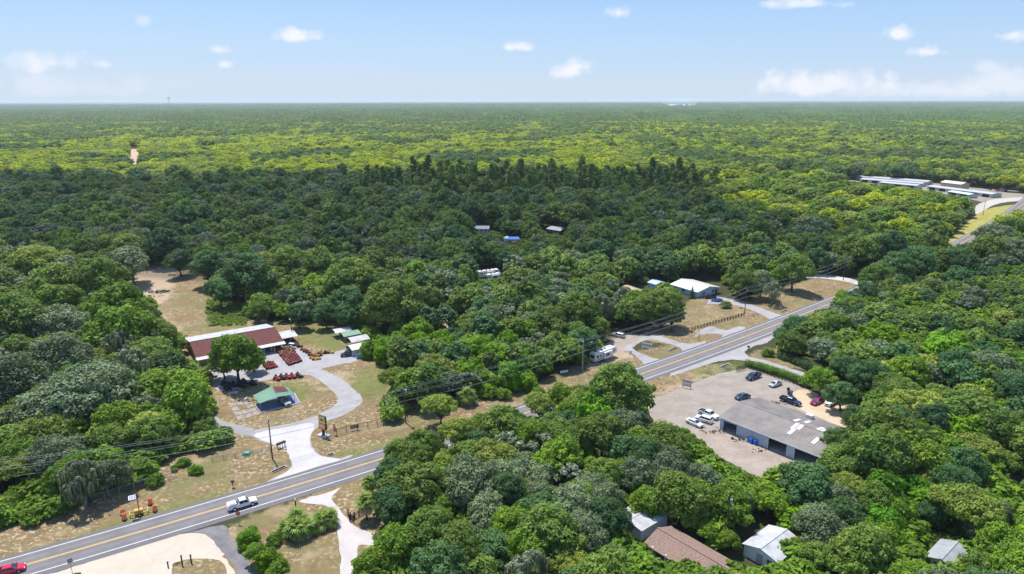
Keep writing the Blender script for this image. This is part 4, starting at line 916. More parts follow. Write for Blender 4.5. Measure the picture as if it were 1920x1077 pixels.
def gable(name, label, cat, A, B, depth, h, rise, wm, rm, ridge='x', over=.45, front=(), right=(), left=(), back=(), roof_step=.6, rib=True, floor=None, ridge_at=.5, rm2=None, ribs=0.0, extra_dark=True, group=None):
    A = Vector((A[0], A[1], 0)); rz = ang(A, B); L = math.hypot(B[0] - A.x, B[1] - A.y)
    root = thing(name, label, cat, A, rz, group)
    tx = (lambda x: h + rise * (1 - abs(x / L - .5) * 2)) if ridge == 'y' else None
    ty = (lambda y: h + rise * (y / depth / ridge_at if y < depth * ridge_at else (1 - y / depth) / (1 - ridge_at))) if ridge == 'x' else None
    wall('wall', root, L, h, list(front), wm, (0, 0), 0, tx, ribs=ribs)
    wall('wall', root, depth - .3, h, list(right), wm, (L, .15), math.pi / 2, (lambda q: ty(q + .15)) if ty else None, ribs=ribs)
    wall('wall', root, L, h, list(back), wm, (L, depth), math.pi, tx)
    wall('wall', root, depth - .3, h, list(left), wm, (0, depth - .15), -math.pi / 2, (lambda q: ty(depth - .15 - q)) if ty else None, ribs=ribs)
    e = over
    for side in (0, 1):
        mb = MB(); mm = rm if side == 0 else (rm2 or rm)
        if ridge == 'x':
            s0 = rise / (depth * ridge_at); s1 = rise / (depth * (1 - ridge_at)); ry = depth * ridge_at; g_ = .06
            if side == 0: P = [(-e, -e, h - s0*e + g_), (L+e, -e, h - s0*e + g_), (L+e, ry, h + rise + g_), (-e, ry, h + rise + g_)]
            else: P = [(-e, depth+e, h - s1*e + g_), (L+e, depth+e, h - s1*e + g_), (L+e, ry + .004, h + rise + g_), (-e, ry + .004, h + rise + g_)]
        else:
            s0 = rise / (L / 2); g_ = .06
            if side == 0: P = [(-e, -e, h - s0*e + g_), (-e, depth+e, h - s0*e + g_), (L/2, depth+e, h + rise + g_), (L/2, -e, h + rise + g_)]
            else: P = [(L+e, -e, h - s0*e + g_), (L+e, depth+e, h - s0*e + g_), (L/2 + .004, depth+e, h + rise + g_), (L/2 + .004, -e, h + rise + g_)]
        if rib: ribbed(mb, *P, mm, roof_step)
        else:
            P = [Vector(p) for p in P]; dn = Vector((0, 0, -.1)); mb.hexa([p + dn for p in P], P, mm)
        mb.build('roof', root)
    cap = MB()
    if ridge == 'x': cap.box(-e, L+e, depth*ridge_at - .18, depth*ridge_at + .18, h+rise+.05, h+rise+.13, rm)
    else: cap.box(L/2 - .18, L/2 + .18, -e, depth+e, h+rise+.05, h+rise+.13, rm)
    cap.build('ridge_cap', root)
    if floor:
        fb = MB(); fb.box(.15, L - .15, .15, depth - .15, .02, .06, floor); fb.build('floor', root)
    return root, L
def window(root, x, y, z, w_, hh, rz=0.0, frame=M['white']):
    f = MB(); 
    for (a, b, c, d) in ((-w_/2-.07, w_/2+.07, -hh/2-.07, -hh/2), (-w_/2-.07, w_/2+.07, hh/2, hh/2+.07), (-w_/2-.07, -w_/2, -hh/2, hh/2), (w_/2, w_/2+.07, -hh/2, hh/2), (-.02, .02, -hh/2, hh/2)):
        f.box(a, b, -.05, .04, c, d, frame)
    o = f.build('window', root); o.location = (x, y, z); o.rotation_euler = (0, 0, rz)
    g = MB(); g.box(-w_/2, w_/2, -.02, .01, -hh/2, hh/2, M['glass']); g.build('pane', o)

sA, sB = G(373.5, 685), G(528, 655)
shop, L = gable('shop_building', 'long ochre shop building with red-brown shingle roof and white awning', 'building', sA, sB, 21.0, 3.1, 2.1, M['ochre'], M['shingle_red'], over=.8,
    front=[(19.6, 22.6, 0, 2.7), (23.4, 25.8, 0, 2.5)], left=[(8, 9.2, 0, 2.1)], rib=False, floor=M['concrete'], ridge_at=.44, rm2=M['offwhite'])
mb = MB(); ribbed(mb, (-.9, -2.5, 2.55), (L + 1.0, -2.5, 2.55), (L + 1.0, -.75, 2.98), (-.9, -.75, 2.98), M['offwhite'], .5); mb.build('awning', shop)
for i in range(9):
    mb = MB(); mb.box(-.5 + i * (L + 1) / 8 - .06, -.5 + i * (L + 1) / 8 + .06, -2.4, -2.28, 0, 2.56, M['white']); mb.build('post', shop)
mb = MB(); mb.box(19.3, 19.6, -.06, .0, 0, 2.85, M['white']); mb.box(22.6, 22.9, -.06, 0, 0, 2.85, M['white']); mb.box(19.6, 22.6, -.06, 0, 2.7, 2.85, M['white']); mb.build('door_frame', shop)
mb = MB(); mb.box(.2, L - .2, .2, .22, .1, 3.0, M['dark']); 
mb = MB(); mb.box(0.003, 19.2, -.02, -.001, 0, 2.9, M['yellowwall']); mb.build('painted_front', shop)
for x in (4, 9, 15): window(shop, x, -.03, 1.6, 1.5, 1.0)
mb = MB(); mb.box(5.4, 5.8, 3.2, 3.6, 3.9, 4.5, M['steel']); mb.build('roof_vent', shop)
# open-sided white canopy at the shop's far end
def canopy(name, label, P, hgt, roofm, group=None, barrel=False, span=6, length=6, rz=0, loc=None, walls=None, fascia=None):
    root = thing(name, label, 'carport', loc, rz, group)
    n = 8; pr = []
    for i in range(n + 1):
        f_ = i / n; y = (f_ - .5) * span; z = hgt + (.75 * math.sin(math.pi * f_) if barrel else .5 * (1 - abs(f_ - .5) * 2)); pr.append((y, z))
    mb = MB()
    for (y0, z0), (y1, z1) in zip(pr, pr[1:]):
        mb.hexa([(0, y0, z0-.05), (length, y0, z0-.05), (length, y1, z1-.05), (0, y1, z1-.05)], [(0, y0, z0), (length, y0, z0), (length, y1, z1), (0, y1, z1)], roofm)
    k = int(length / .75)
    for j in range(k + 1):
        x = min(max(j * length / k, .03), length - .03)
        for (y0, z0), (y1, z1) in zip(pr, pr[1:]): mb.hexa([(x-.03, y0, z0), (x+.03, y0, z0), (x+.03, y1, z1), (x-.03, y1, z1)], [(x-.02, y0, z0+.035), (x+.02, y0, z0+.035), (x+.02, y1, z1+.035), (x-.02, y1, z1+.035)], roofm)
    mb.build('roof', root)
    for x in (.1, length / 2, length - .1):
        for y in (-span/2 + .06, span/2 - .06):
            mb = MB(); mb.tube([(x, y, 0), (x, y, hgt)], .05, M['steel'], 5); mb.build('post', root)
    if walls:
        for y in (-span/2 + .02, span/2 - .06):
            mb = MB(); mb.box(0, length, y, y + .04, .1 if walls == 'full' else hgt * .45, hgt - .02, fascia or roofm); mb.build('side_panel', root)
        if walls == 'full':
            mb = MB(); mb.box(length - .04, length, -span/2 + .08, span/2 - .08, .1, hgt, fascia or roofm); mb.build('end_panel', root)
    return root
sr = ang(sA, sB); sd = Vector((math.cos(sr), math.sin(sr), 0)); sn = Vector((-sd.y, sd.x, 0))
canopy('carport', 'white open canopy joined to the far end of the red-brown roofed shop', None, 2.6, M['offwhite'], span=8, length=5.6, rz=sr, loc=sA + sd * 27.4 + sn * 7)
for (px, py, ln, sp, mm, lb, wl) in ((640, 617.5, 6.2, 5, 'offwhite', 'white flat carport at the back of the row of four', None), (656, 623.5, 6.5, 5, 'green_metal', 'green roofed carport in the row of four', None),
                                 (671, 633, 6.8, 5.4, 'offwhite', 'white arched carport third in the row of four', None), (674, 647, 7.6, 5.6, 'cream', 'cream roofed carport with white side walls at the front of the row', 'full')):
    c0 = G(px, py, 2.6); canopy('carport', lb, None, 2.2, M[mm], 'carports in a row by the trees', True, sp, ln, sr, Vector((c0.x, c0.y, 0)) - sd * ln / 2, wl, M['offwhite'])

# green gabled canopy over a blue painted slab
C1, C2, R1, R2, E1, E2 = G(474, 742, 2.3), G(487, 757, 2.3), G(506, 726, 3.4), G(518, 745, 3.4), G(540, 726, 2.3), G(551, 740, 2.3)
gc = thing('open_canopy', 'green metal gabled canopy with a dark patch above a blue slab', 'canopy', ((C1 + C2 + E1 + E2) / 4).to_2d().to_3d(), 0)
off = gc.location.copy()
mb = MB(); ribbed(mb, C1 - off, C2 - off, R2 - off, R1 - off, M['green_metal'], .6); mb.build('roof', gc)
mb = MB(); ribbed(mb, E1 - off, E2 - off, R2 - off + Vector((.004, 0, 0)), R1 - off + Vector((.004, 0, 0)), M['green_metal'], .6); mb.build('roof', gc)
for a in (C1, C2, E1, E2, (C1 + C2) / 2, (E1 + E2) / 2):
    mb = MB(); mb.tube([(a.x - off.x, a.y - off.y, 0), (a.x - off.x, a.y - off.y, 2.25)], .06, M['steel'], 5); mb.build('post', gc)
mb = MB(); q = [R1.lerp(E1, .15), R1.lerp(E1, .8), (R1.lerp(R2, .55)).lerp(E1.lerp(E2, .55), .85), (R1.lerp(R2, .6)).lerp(E1.lerp(E2, .6), .1)]
q = [v_ - off + Vector((0, 0, .05)) for v_ in q]; mb.hexa(q, [v_ + Vector((0, 0, .03)) for v_ in q], M['shingle_red']); mb.build('shingle_patch', gc)
def slab(name, label, pxs, z, m_, cat='slab'):
    pts = [G(*p) for p in pxs]; c0 = sum(pts, Vector()) / len(pts); o = MB(); n = len(pts)
    vs = [(p.x - c0.x, p.y - c0.y, 0.0) for p in pts] + [(p.x - c0.x, p.y - c0.y, z) for p in pts]
    o.add(vs, [tuple(range(n, 2*n))] + [(i, (i+1) % n, n + (i+1) % n, n + i) for i in range(n)], m_)
    ob = o.build(name); ob.location = (c0.x, c0.y, .01); return tag(ob, label, cat)
slab('concrete_slab', 'blue painted concrete slab with pale rim under the green canopy', [(478, 760), (489, 775), (562, 757), (552, 738), (500, 745)], .10, M['blueslab'])
rimp = [G(478, 760), G(489, 775), G(562, 757), G(552, 738)]
mb = MB(); mb.tube([Vector((p.x, p.y, .12)) for p in rimp], .16, M['concrete'], 4); tag(mb.build('slab_kerb'), 'pale concrete kerb along the blue slab', 'kerb')
# old foundation beside it, slab by slab
fo = thing('old_foundation', 'broken old foundation of tan slabs left of the blue slab', 'foundation', G(455, 772), 0); fo0 = fo.location.copy()
fq = [G(427, 757), G(447, 790), G(489, 777), G(468, 751)]
for i in range(3):
    for j in range(4):
        if (i, j) == (1, 1): continue
        def bl(u, v): return fq[0].lerp(fq[1], v).lerp(fq[3].lerp(fq[2], v), u)
        e_ = .012; P = [bl(i/3 + e_, j/4 + e_), bl(i/3 + e_, (j+1)/4 - e_), bl((i+1)/3 - e_, (j+1)/4 - e_), bl((i+1)/3 - e_, j/4 + e_)]
        P = [p - fo0 for p in P]; z = random.uniform(.06, .14); mb = MB(); mb.hexa(P, [p + Vector((0, 0, z)) for p in P], M['oldslab']); mb.build('slab', fo)

# blue-grey workshop with three bays
gA, gB = G(1349, 804.5), G(1488, 862); gd = (gB - gA).normalized(); gB = gA + gd * 28.0; gn = Vector((-gd.y, gd.x, 0)); gr = math.atan2(gd.y, gd.x)
garage, L = gable('workshop_building', 'pale blue metal workshop with grey corrugated roof and three open bays', 'building', gA, gB, 18.0, 3.45, 1.45, M['bluewall'], M['corr'], over=.35,
    front=[(1.0, 4.9, 0, 2.8), (13.6, 18.3, 0, 3.0), (20.3, 26.2, 0, 3.0)], left=[(3, 4, 0, 2.1)], roof_step=.7, floor=M['concrete'], ribs=.45)
for (x0, x1, hh) in ((1.0, 4.9, 2.8), (13.6, 18.3, 3.0), (20.3, 26.2, 3.0)):
    mb = MB(); mb.box(x0 - .14, x0, -.07, -.002, 0, hh + .14, M['white']); mb.box(x1, x1 + .14, -.07, -.002, 0, hh + .14, M['white']); mb.box(x0, x1, -.07, -.002, hh, hh + .14, M['white']); mb.build('bay_frame', garage)
mb = MB(); mb.box(-.35, L + .35, -.5, -.38, 3.3, 3.46, M['bluewall']); mb.build('gutter', garage)
mb = MB(); mb.tube([(9.2, -.12, 0), (9.2, -.12, 3.3)], .07, M['white'], 6); mb.build('downpipe', garage)
for x in (5.6, 12.6, 19.0):
    mb = MB(); mb.box(x, x + 1.5, 9, 10.8, .1, 1.5, M['rust'] if x > 6 else M['black']); mb.box(x + .2, x + 1.1, 9.4, 10.1, 1.5, 2.0, M['steel']); mb.build('machine', garage)
slope = 1.45 / 9.0
def on_roof(px, py, zz=4.4):
    q = G(px, py, zz) - gA; return q.dot(gd), q.dot(gn)
for (px, py, sx, sy) in ((1489, 793, .9, 3.0), (1496, 798, .9, 3.0), (1503, 802, .9, 2.4), (1514, 792, .9, 2.6), (1484.5, 808.5, .9, 2.8), (1533, 809, .9, 3.0), (1540, 813, .9, 3.0), (1529, 826, .9, 2.8)):
    x, y = on_roof(px, py); y = min(max(y, .5), 17); y0, y1 = y - sy/2, y + sy/2
    if y0 < 9 < y1: y0, y1 = (9.2, 9.2 + sy) if y > 9 else (8.8 - sy, 8.8)
    zf = lambda v: 3.45 + .06 + slope * (v if v < 9 else 18 - v) + .045
    P = [(x - sx/2, y0, zf(y0)), (x + sx/2, y0, zf(y0)), (x + sx/2, y1, zf(y1)), (x - sx/2, y1, zf(y1))]
    mb = MB(); mb.hexa(P, [(a, b, c + .03) for a, b, c in P], M['skylight']); mb.build('skylight_panel', garage)
x, y = on_roof(1522, 779, 4.2); y = min(y, 16.2)
mb = MB(); mb.box(x - .8, x + .8, y - .6, y + .6, 3.7, 4.7, M['white']); mb.box(x - .9, x + .9, y - .7, y + .7, 4.7, 4.78, M['white']); mb.build('roof_unit', garage)
for (px, py, c_, lb) in ((1407.5, 831, 'blueplastic', 'left blue drum standing against the workshop wall'), (1416, 834, 'blueplastic', 'right blue drum standing against the workshop wall'), (1400, 828, 'white', 'white drum beside the two blue drums')):
    o = MB(); s_ = 1.0 if c_ != 'white' else .75; o.cyl((0, 0, .6 * s_), .48 * s_, 1.2 * s_, M[c_], 12); o.cyl((0, 0, .8 * s_), .50 * s_, .06, M[c_], 12); o.cyl((0, 0, .4 * s_), .50 * s_, .06, M[c_], 12); o.cyl((0, 0, 1.22 * s_), .42 * s_, .04, M['black'] if c_ == 'white' else M[c_], 12)
    b_ = tag(o.build('drum'), lb, 'drum'); b_.location = G(px, py)
def junk(name, label, cat, loc, spread, n, mats, seed, size=(.2, .7), h=.4, pipes=True):
    R_ = random.Random(seed); root = thing(name, label, cat, loc)
    mb = MB()
    for i in range(n):
        x, y = R_.gauss(0, spread[0]), R_.gauss(0, spread[1]); s_ = R_.uniform(*size); m_ = M[R_.choice(mats)]; a = R_.uniform(0, 3.14)
        if pipes and R_.random() < .5:
            mb.tube([(x - s_*math.cos(a)*1.4, y - s_*math.sin(a)*1.4, R_.uniform(.05, h)), (x + s_*math.cos(a)*1.4, y + s_*math.sin(a)*1.4, R_.uniform(.05, h))], .07, m_, 5)
        else:
            z = R_.uniform(0, h * .6); c_, sn_ = math.cos(a) * s_ / 2, math.sin(a) * s_ / 2
            q = [(x - c_ - sn_*.6, y - sn_ + c_*.6, z), (x + c_ - sn_*.6, y + sn_ + c_*.6, z), (x + c_ + sn_*.6, y + sn_ - c_*.6, z), (x - c_ + sn_*.6, y - sn_ - c_*.6, z)]; q = q[::-1]
            mb.hexa(q, [(a_, b_, c2 + s_ * .4) for a_, b_, c2 in q], m_)
    mb.build('pieces', root, kind='stuff'); return root
junk('scrap_pile', 'loose dark scrap lying along the workshop wall left of the drums', 'scrap pile', G(1393, 826), (1.3, .6), 22, ['black', 'rust', 'steel', 'darkwood'], 1)
junk('scrap_pile', 'scrap frames heaped by the near left corner of the workshop', 'scrap pile', G(1338, 809), (1.8, 1.0), 26, ['rust', 'steel', 'wood', 'black'], 2)
junk('scrap_pile', 'red and rusty scrap at the bottom corner of the dirt yard', 'scrap pile', G(1452, 890), (1.2, .7), 26, ['rust', 'eqred', 'rust', 'wood'], 3)
junk('scrap_pile', 'small dark scrap behind the workshop roof near the navy pickup', 'scrap pile', G(1458, 757), (1.4, .4), 14, ['black', 'steel', 'rust'], 4)
junk('scrap_pile', 'scattered dark oily parts beside the middle bay of the workshop', 'scrap pile', G(1425, 846), (1.8, .7), 16, ['black', 'darkwood', 'rust'], 5, size=(.12, .35), h=.2)
junk('brush_pile', 'charred black brush pile on the sandy clearing', 'brush pile', G(300, 548), (2.3, 1.1), 60, ['char', 'char', 'darkwood', 'steel'], 6, size=(.4, 1.2), h=1.2)
junk('brush_pile', 'small pale log pile at the far end of the sandy clearing', 'brush pile', G(323, 517), (1.2, .6), 22, ['wood', 'concrete', 'wood'], 7, size=(.3, .9), h=.8)
junk('log_row', 'dark low logs along the near edge of the sandy clearing', 'logs', G(277, 556), (3.2, .7), 26, ['char', 'wood'], 8, size=(.3, .8), h=.6)
junk('rubble', 'heap of dark rubble on the old foundation by the green canopy', 'rubble', G(456, 752), (1.4, .6), 30, ['char', 'wood', 'steel'], 9, size=(.2, .7), h=.6)
junk('equipment_heap', 'dark machinery stored under the white canopy at the shop end', 'equipment', sA + sd * 30 + sn * 6.5, (1.8, 1.8), 34, ['black', 'rust', 'darkwood', 'eqred'], 10, size=(.5, 1.3), h=1.0)
junk('rubble', 'pale stones along the shady strip left of the shop', 'rubble', G(362, 700), (3.0, 5.0), 50, ['concrete', 'offwhite', 'concrete'], 12, size=(.2, .5), h=.15, pipes=False)

# houses
hC = G(1307, 558.5); hd = Vector((math.cos(math.radians(33)), math.sin(math.radians(33)), 0)); hn = Vector((-hd.y, hd.x, 0))
house, L = gable('house', 'low white ranch house with white metal roof beside the lawn', 'house', hC, hC + hd * 13.6, 15.0, 2.7, 1.35, M['paleblue'], M['white'], ridge='y', over=.7, roof_step=.8)
for x in (4, 9.8): window(house, x, -.02, 1.5, 1.6, 1.0)
for y in (3, 8, 12): window(house, -.02, y, 1.5, 1.6, 1.0, -math.pi / 2)
mb = MB(); mb.box(11.4, 12.4, -.04, -.003, 0, 2.05, M['dark']); mb.build('door', house)
bA = G(1209, 1015, 3); bA.z = 0; bd = Vector((math.cos(math.radians(-50.5)), math.sin(math.radians(-50.5)), 0)); bn = Vector((-bd.y, bd.x, 0))
br, L = gable('house', 'long house with brown shingle roof at the bottom of the photo', 'house', bA + bd * .5 + bn * .9, bA + bd * 23 + bn * .9, 6.6, 2.6, 1.15, M['concrete'], M['shingle_brown'], over=.9, rib=False,
    front=[(1.6, 3.6, .4, 2.3), (4.6, 6.6, .4, 2.3), (8, 9, 0, 2.1), (10.5, 13, .6, 2.2)], floor=M['concrete'])
for i in range(5):
    mb = MB(); mb.box(1.0 + i * 3, 1.3 + i * 3, -.75, -.45, 0, 2.55, M['white']); mb.build('column', br)
wa = G(1187, 984, 2.8); wa.z = 0
wh, L = gable('house_addition', 'white metal roofed addition at the end of the brown shingle house', 'house addition', wa + bn * .2 - bd * 4.6, wa + bn * .2 + bd * 1.9, 8.0, 2.5, .55, M['white'], M['offwhite'], ridge='y', over=.3, roof_step=.45)
s2 = G(1396, 1018, 2.7); s2.z = 0
sh2, L = gable('shed', 'white walled shed with pale two-slope metal roof right of the brown house', 'shed', s2, s2 + bd * 6.6, 8.6, 2.5, .9, M['white'], M['offwhite'], ridge='y', over=.35, roof_step=.5)
mb = MB(); mb.box(2.6, 3.8, -.05, -.003, 0, 2.05, M['grey_metal']); mb.build('door', sh2); window(sh2, 5.2, -.02, 1.5, 1.0, .8)
s3 = G(1738, 1043, 2.6); s3.z = 0
sh3, L = gable('shed', 'cream walled shed with grey ridged metal roof near the bottom right', 'shed', s3, s3 + bd * 4.6, 7.2, 2.6, .8, M['cream'], M['grey_metal'], ridge='y', over=.4, roof_step=.45)
mb = MB(); mb.box(1.2, 3.2, -.05, -.003, 1.9, 2.25, M['dark']); mb.build('painted_vent_slot', sh3)  # solid dark strip, the slot's inner shade painted on the wall
s4 = G(811, 1007, 2.2); s4b = G(838, 994, 2.2)
ss = thing('slatted_shed', 'small grey roofed shed with dark slatted sides among trees', 'shed', (s4.x, s4.y, 0), ang(s4, s4b)); LL = (s4b - s4).length
mb = MB(); ribbed(mb, (-.2, -.2, 2.1), (LL + .2, -.2, 2.1), (LL + .2, 3.4, 2.35), (-.2, 3.4, 2.35), M['grey_metal'], .4); mb.build('roof', ss)
for i in range(6):
    mb = MB(); mb.box(0, LL, -.03, .03, .15 + i * .32, .36 + i * .32, M['darkwood']); mb.build('slat', ss)
for x in (0, LL):
    for y in (.08, 3.2): mb = MB(); mb.box(x - .06, x + .06, y - .04, y + .08, 0, 2.15 + y * .07, M['darkwood']); mb.build('post', ss)
mb = MB(); mb.box(.1, LL - .1, 3.22, 3.28, 0, 2.3, M['darkwood']); mb.build('back_panel', ss)
ta = G(1164, 540, 2); tb = G(1192, 550, 2); tr = ang(ta, tb)
canopy('arched_shed', 'tan arched metal shed left of the white ranch house', None, 2.2, M['tan'], None, True, 6.0, (tb - ta).length + .5, tr, Vector((ta.x, ta.y, 0)) + Vector((-math.sin(tr), math.cos(tr), 0)) * 2.5, 'full', M['tan'])['category'] = 'shed'
ba = G(1229, 543); bs, L = gable('shed', 'small pale blue shed behind the trees left of the ranch house', 'shed', ba, ba + hd * 6.0, 5, 2.3, .7, M['paleblue'], M['paleblue'], ridge='y', over=.3)
for (a_, b_, dep, h_, wm, rm, lb) in (((889, 437), (916, 437), 7, 2.8, 'paleblue', 'grey_metal', 'dark-fronted blue house half hidden in the middle of the woods'), ((1026, 437), (1050, 441), 8, 2.8, 'p_navy', 'offwhite', 'white roofed dark blue house right of the grey oak in the woods')):
    pa, pb = G(*a_), G(*b_); o_, L = gable('house', lb, 'house', pa, pb, dep, h_, 1.2, M[wm], M[rm], over=.6, roof_step=1.0, group='houses deep in the woods')
    for f_ in (.2, .5, .8): window(o_, L * f_, -.02, 1.5, 1.3, 1.0)
tp = G(962, 455); tt_ = thing('tarp_shelter', 'bright blue tarp shelter in the woodland gap', 'tarp shelter', tp)
mb = MB(); mb.hexa([(-4, -1.5, 2.2), (4, -1.5, 2.2), (3.5, 2.5, 3.0), (-3, 2.5, 3.0)], [(-4, -1.5, 2.25), (4, -1.5, 2.25), (3.5, 2.5, 3.05), (-3, 2.5, 3.05)], M['tarp']); mb.build('tarp', tt_)
for x, y in ((-3.8, -1.3), (3.8, -1.3), (-2.8, 2.3), (3.3, 2.3)): mb = MB(); mb.tube([(x, y, 0), (x, y, 2.3)], .08, M['wood'], 5); mb.build('pole', tt_)
junk('equipment_heap', 'orange and yellow items below the blue tarp', 'equipment', tp + Vector((0, -2, 0)), (2.0, .6), 16, ['eqorange', 'eqyellow', 'white', 'eqred'], 13, size=(.5, 1.2), h=1.0)
tn = G(951, 452); te = thing('tent', 'white tent at the left of the blue tarp', 'tent', tn)
mb = MB(); mb.add([(-2.2, -2, 0), (2.2, -2, 0), (2.2, 2, 0), (-2.2, 2, 0), (-1.9, -1.8, 2), (1.9, -1.8, 2), (1.9, 1.8, 2), (-1.9, 1.8, 2), (0, 0, 3.1)], [(0,1,5,4), (1,2,6,5), (2,3,7,6), (3,0,4,7), (4,5,8), (5,6,8), (6,7,8), (7,4,8)], M['white']); mb.build('canvas', te)

# storage yard far to the right
store_lab = ['longest white storage roof at the far side of the storage yard', 'second white storage row of the storage yard', 'short white storage row nearest the trees', 'white storage row running down to the highway', 'pale green roofed storage unit among the trees']
for i, (a_, b_, dep, rm) in enumerate((((1592, 336), (1738, 347.5), 16, 'offwhite'), ((1612, 342), (1728, 351), 14, 'offwhite'), ((1648, 348.5), (1718, 355), 12, 'offwhite'), ((1738, 356), (1858, 371.5), 13, 'offwhite'), ((1776, 366), (1816, 372.5), 9, 'paleblue'))):
    pa, pb = G(*a_), G(*b_); LL = (pb - pa).length; k = max(2, int(LL / 9)); ops = [((j + .2) * LL / k, (j + .8) * LL / k, 0, 2.6) for j in range(k)]
    gable('storage_building', store_lab[i], 'storage building', pa, pb, dep, 3.2, .8, M['offwhite'], M[rm] if rm != 'paleblue' else mat('mint roof', (.50, .68, .58), .5), over=.3, front=ops, rib=False, group='storage buildings in the far yard')
pa, pb = G(1763, 352.5), G(1800, 357); gable('office_building', 'tan walled building with pale roof behind the storage rows', 'building', pa, pb, 12, 5.5, 1.5, M['tan'], M['cream'], over=.6, rib=False)

# ---------------------------------------------------------------- vehicles
def body_loft(mb, st, m_, inset=.06):
    """st: list of (x, halfwidth, z0, z1); octagonal sections lofted along x"""
    rings = []
    for (x, w_, z0, z1) in st:
        c = min(.13, (z1 - z0) * .35)
        rings.append([(x, -w_ + inset, z0), (x, w_ - inset, z0), (x, w_, z0 + c), (x, w_, z1 - c * 1.1), (x, w_ - c, z1), (x, -w_ + c, z1), (x, -w_, z1 - c * 1.1), (x, -w_, z0 + c)])
    vs = [p for r in rings for p in r]; fs = []
    for i in range(len(rings) - 1):
        for j in range(8): a = i * 8; fs.append((a + j, a + 8 + j, a + 8 + (j + 1) % 8, a + (j + 1) % 8))
    fs.append(tuple(range(8))); fs.append(tuple((len(rings) - 1) * 8 + j for j in range(7, -1, -1))); mb.add(vs, fs, m_)
def cabin(mb, x0, x1, x2, x3, zb, zt, wb, wt, paint, glass):
    """greenhouse: glass frustum, painted roof sitting proud and pillars"""
    b = [(x0, -wb, zb), (x3, -wb, zb), (x3, wb, zb), (x0, wb, zb)]; t_ = [(x1, -wt, zt), (x2, -wt, zt), (x2, wt, zt), (x1, wt, zt)]
    glass.hexa(b, t_, M['glass'])
    e = .03; mb.hexa([(x1 - e, -wt - e, zt), (x2 + e, -wt - e, zt), (x2 + e, wt + e, zt), (x1 - e, wt + e, zt)], [(x1 + .08, -wt + .06, zt + .06), (x2 - .1, -wt + .06, zt + .06), (x2 - .1, wt - .06, zt + .06), (x1 + .08, wt - .06, zt + .06)], paint)
    for s_ in (-1, 1):
        for (xa, xb) in ((x0, x1), (x3, x2), ((x0 + x3) / 2, (x1 + x2) / 2)): mb.tube([(xa, s_ * (wb + .005), zb), (xb, s_ * (wt + .015), zt)], .045, paint, 4, False)
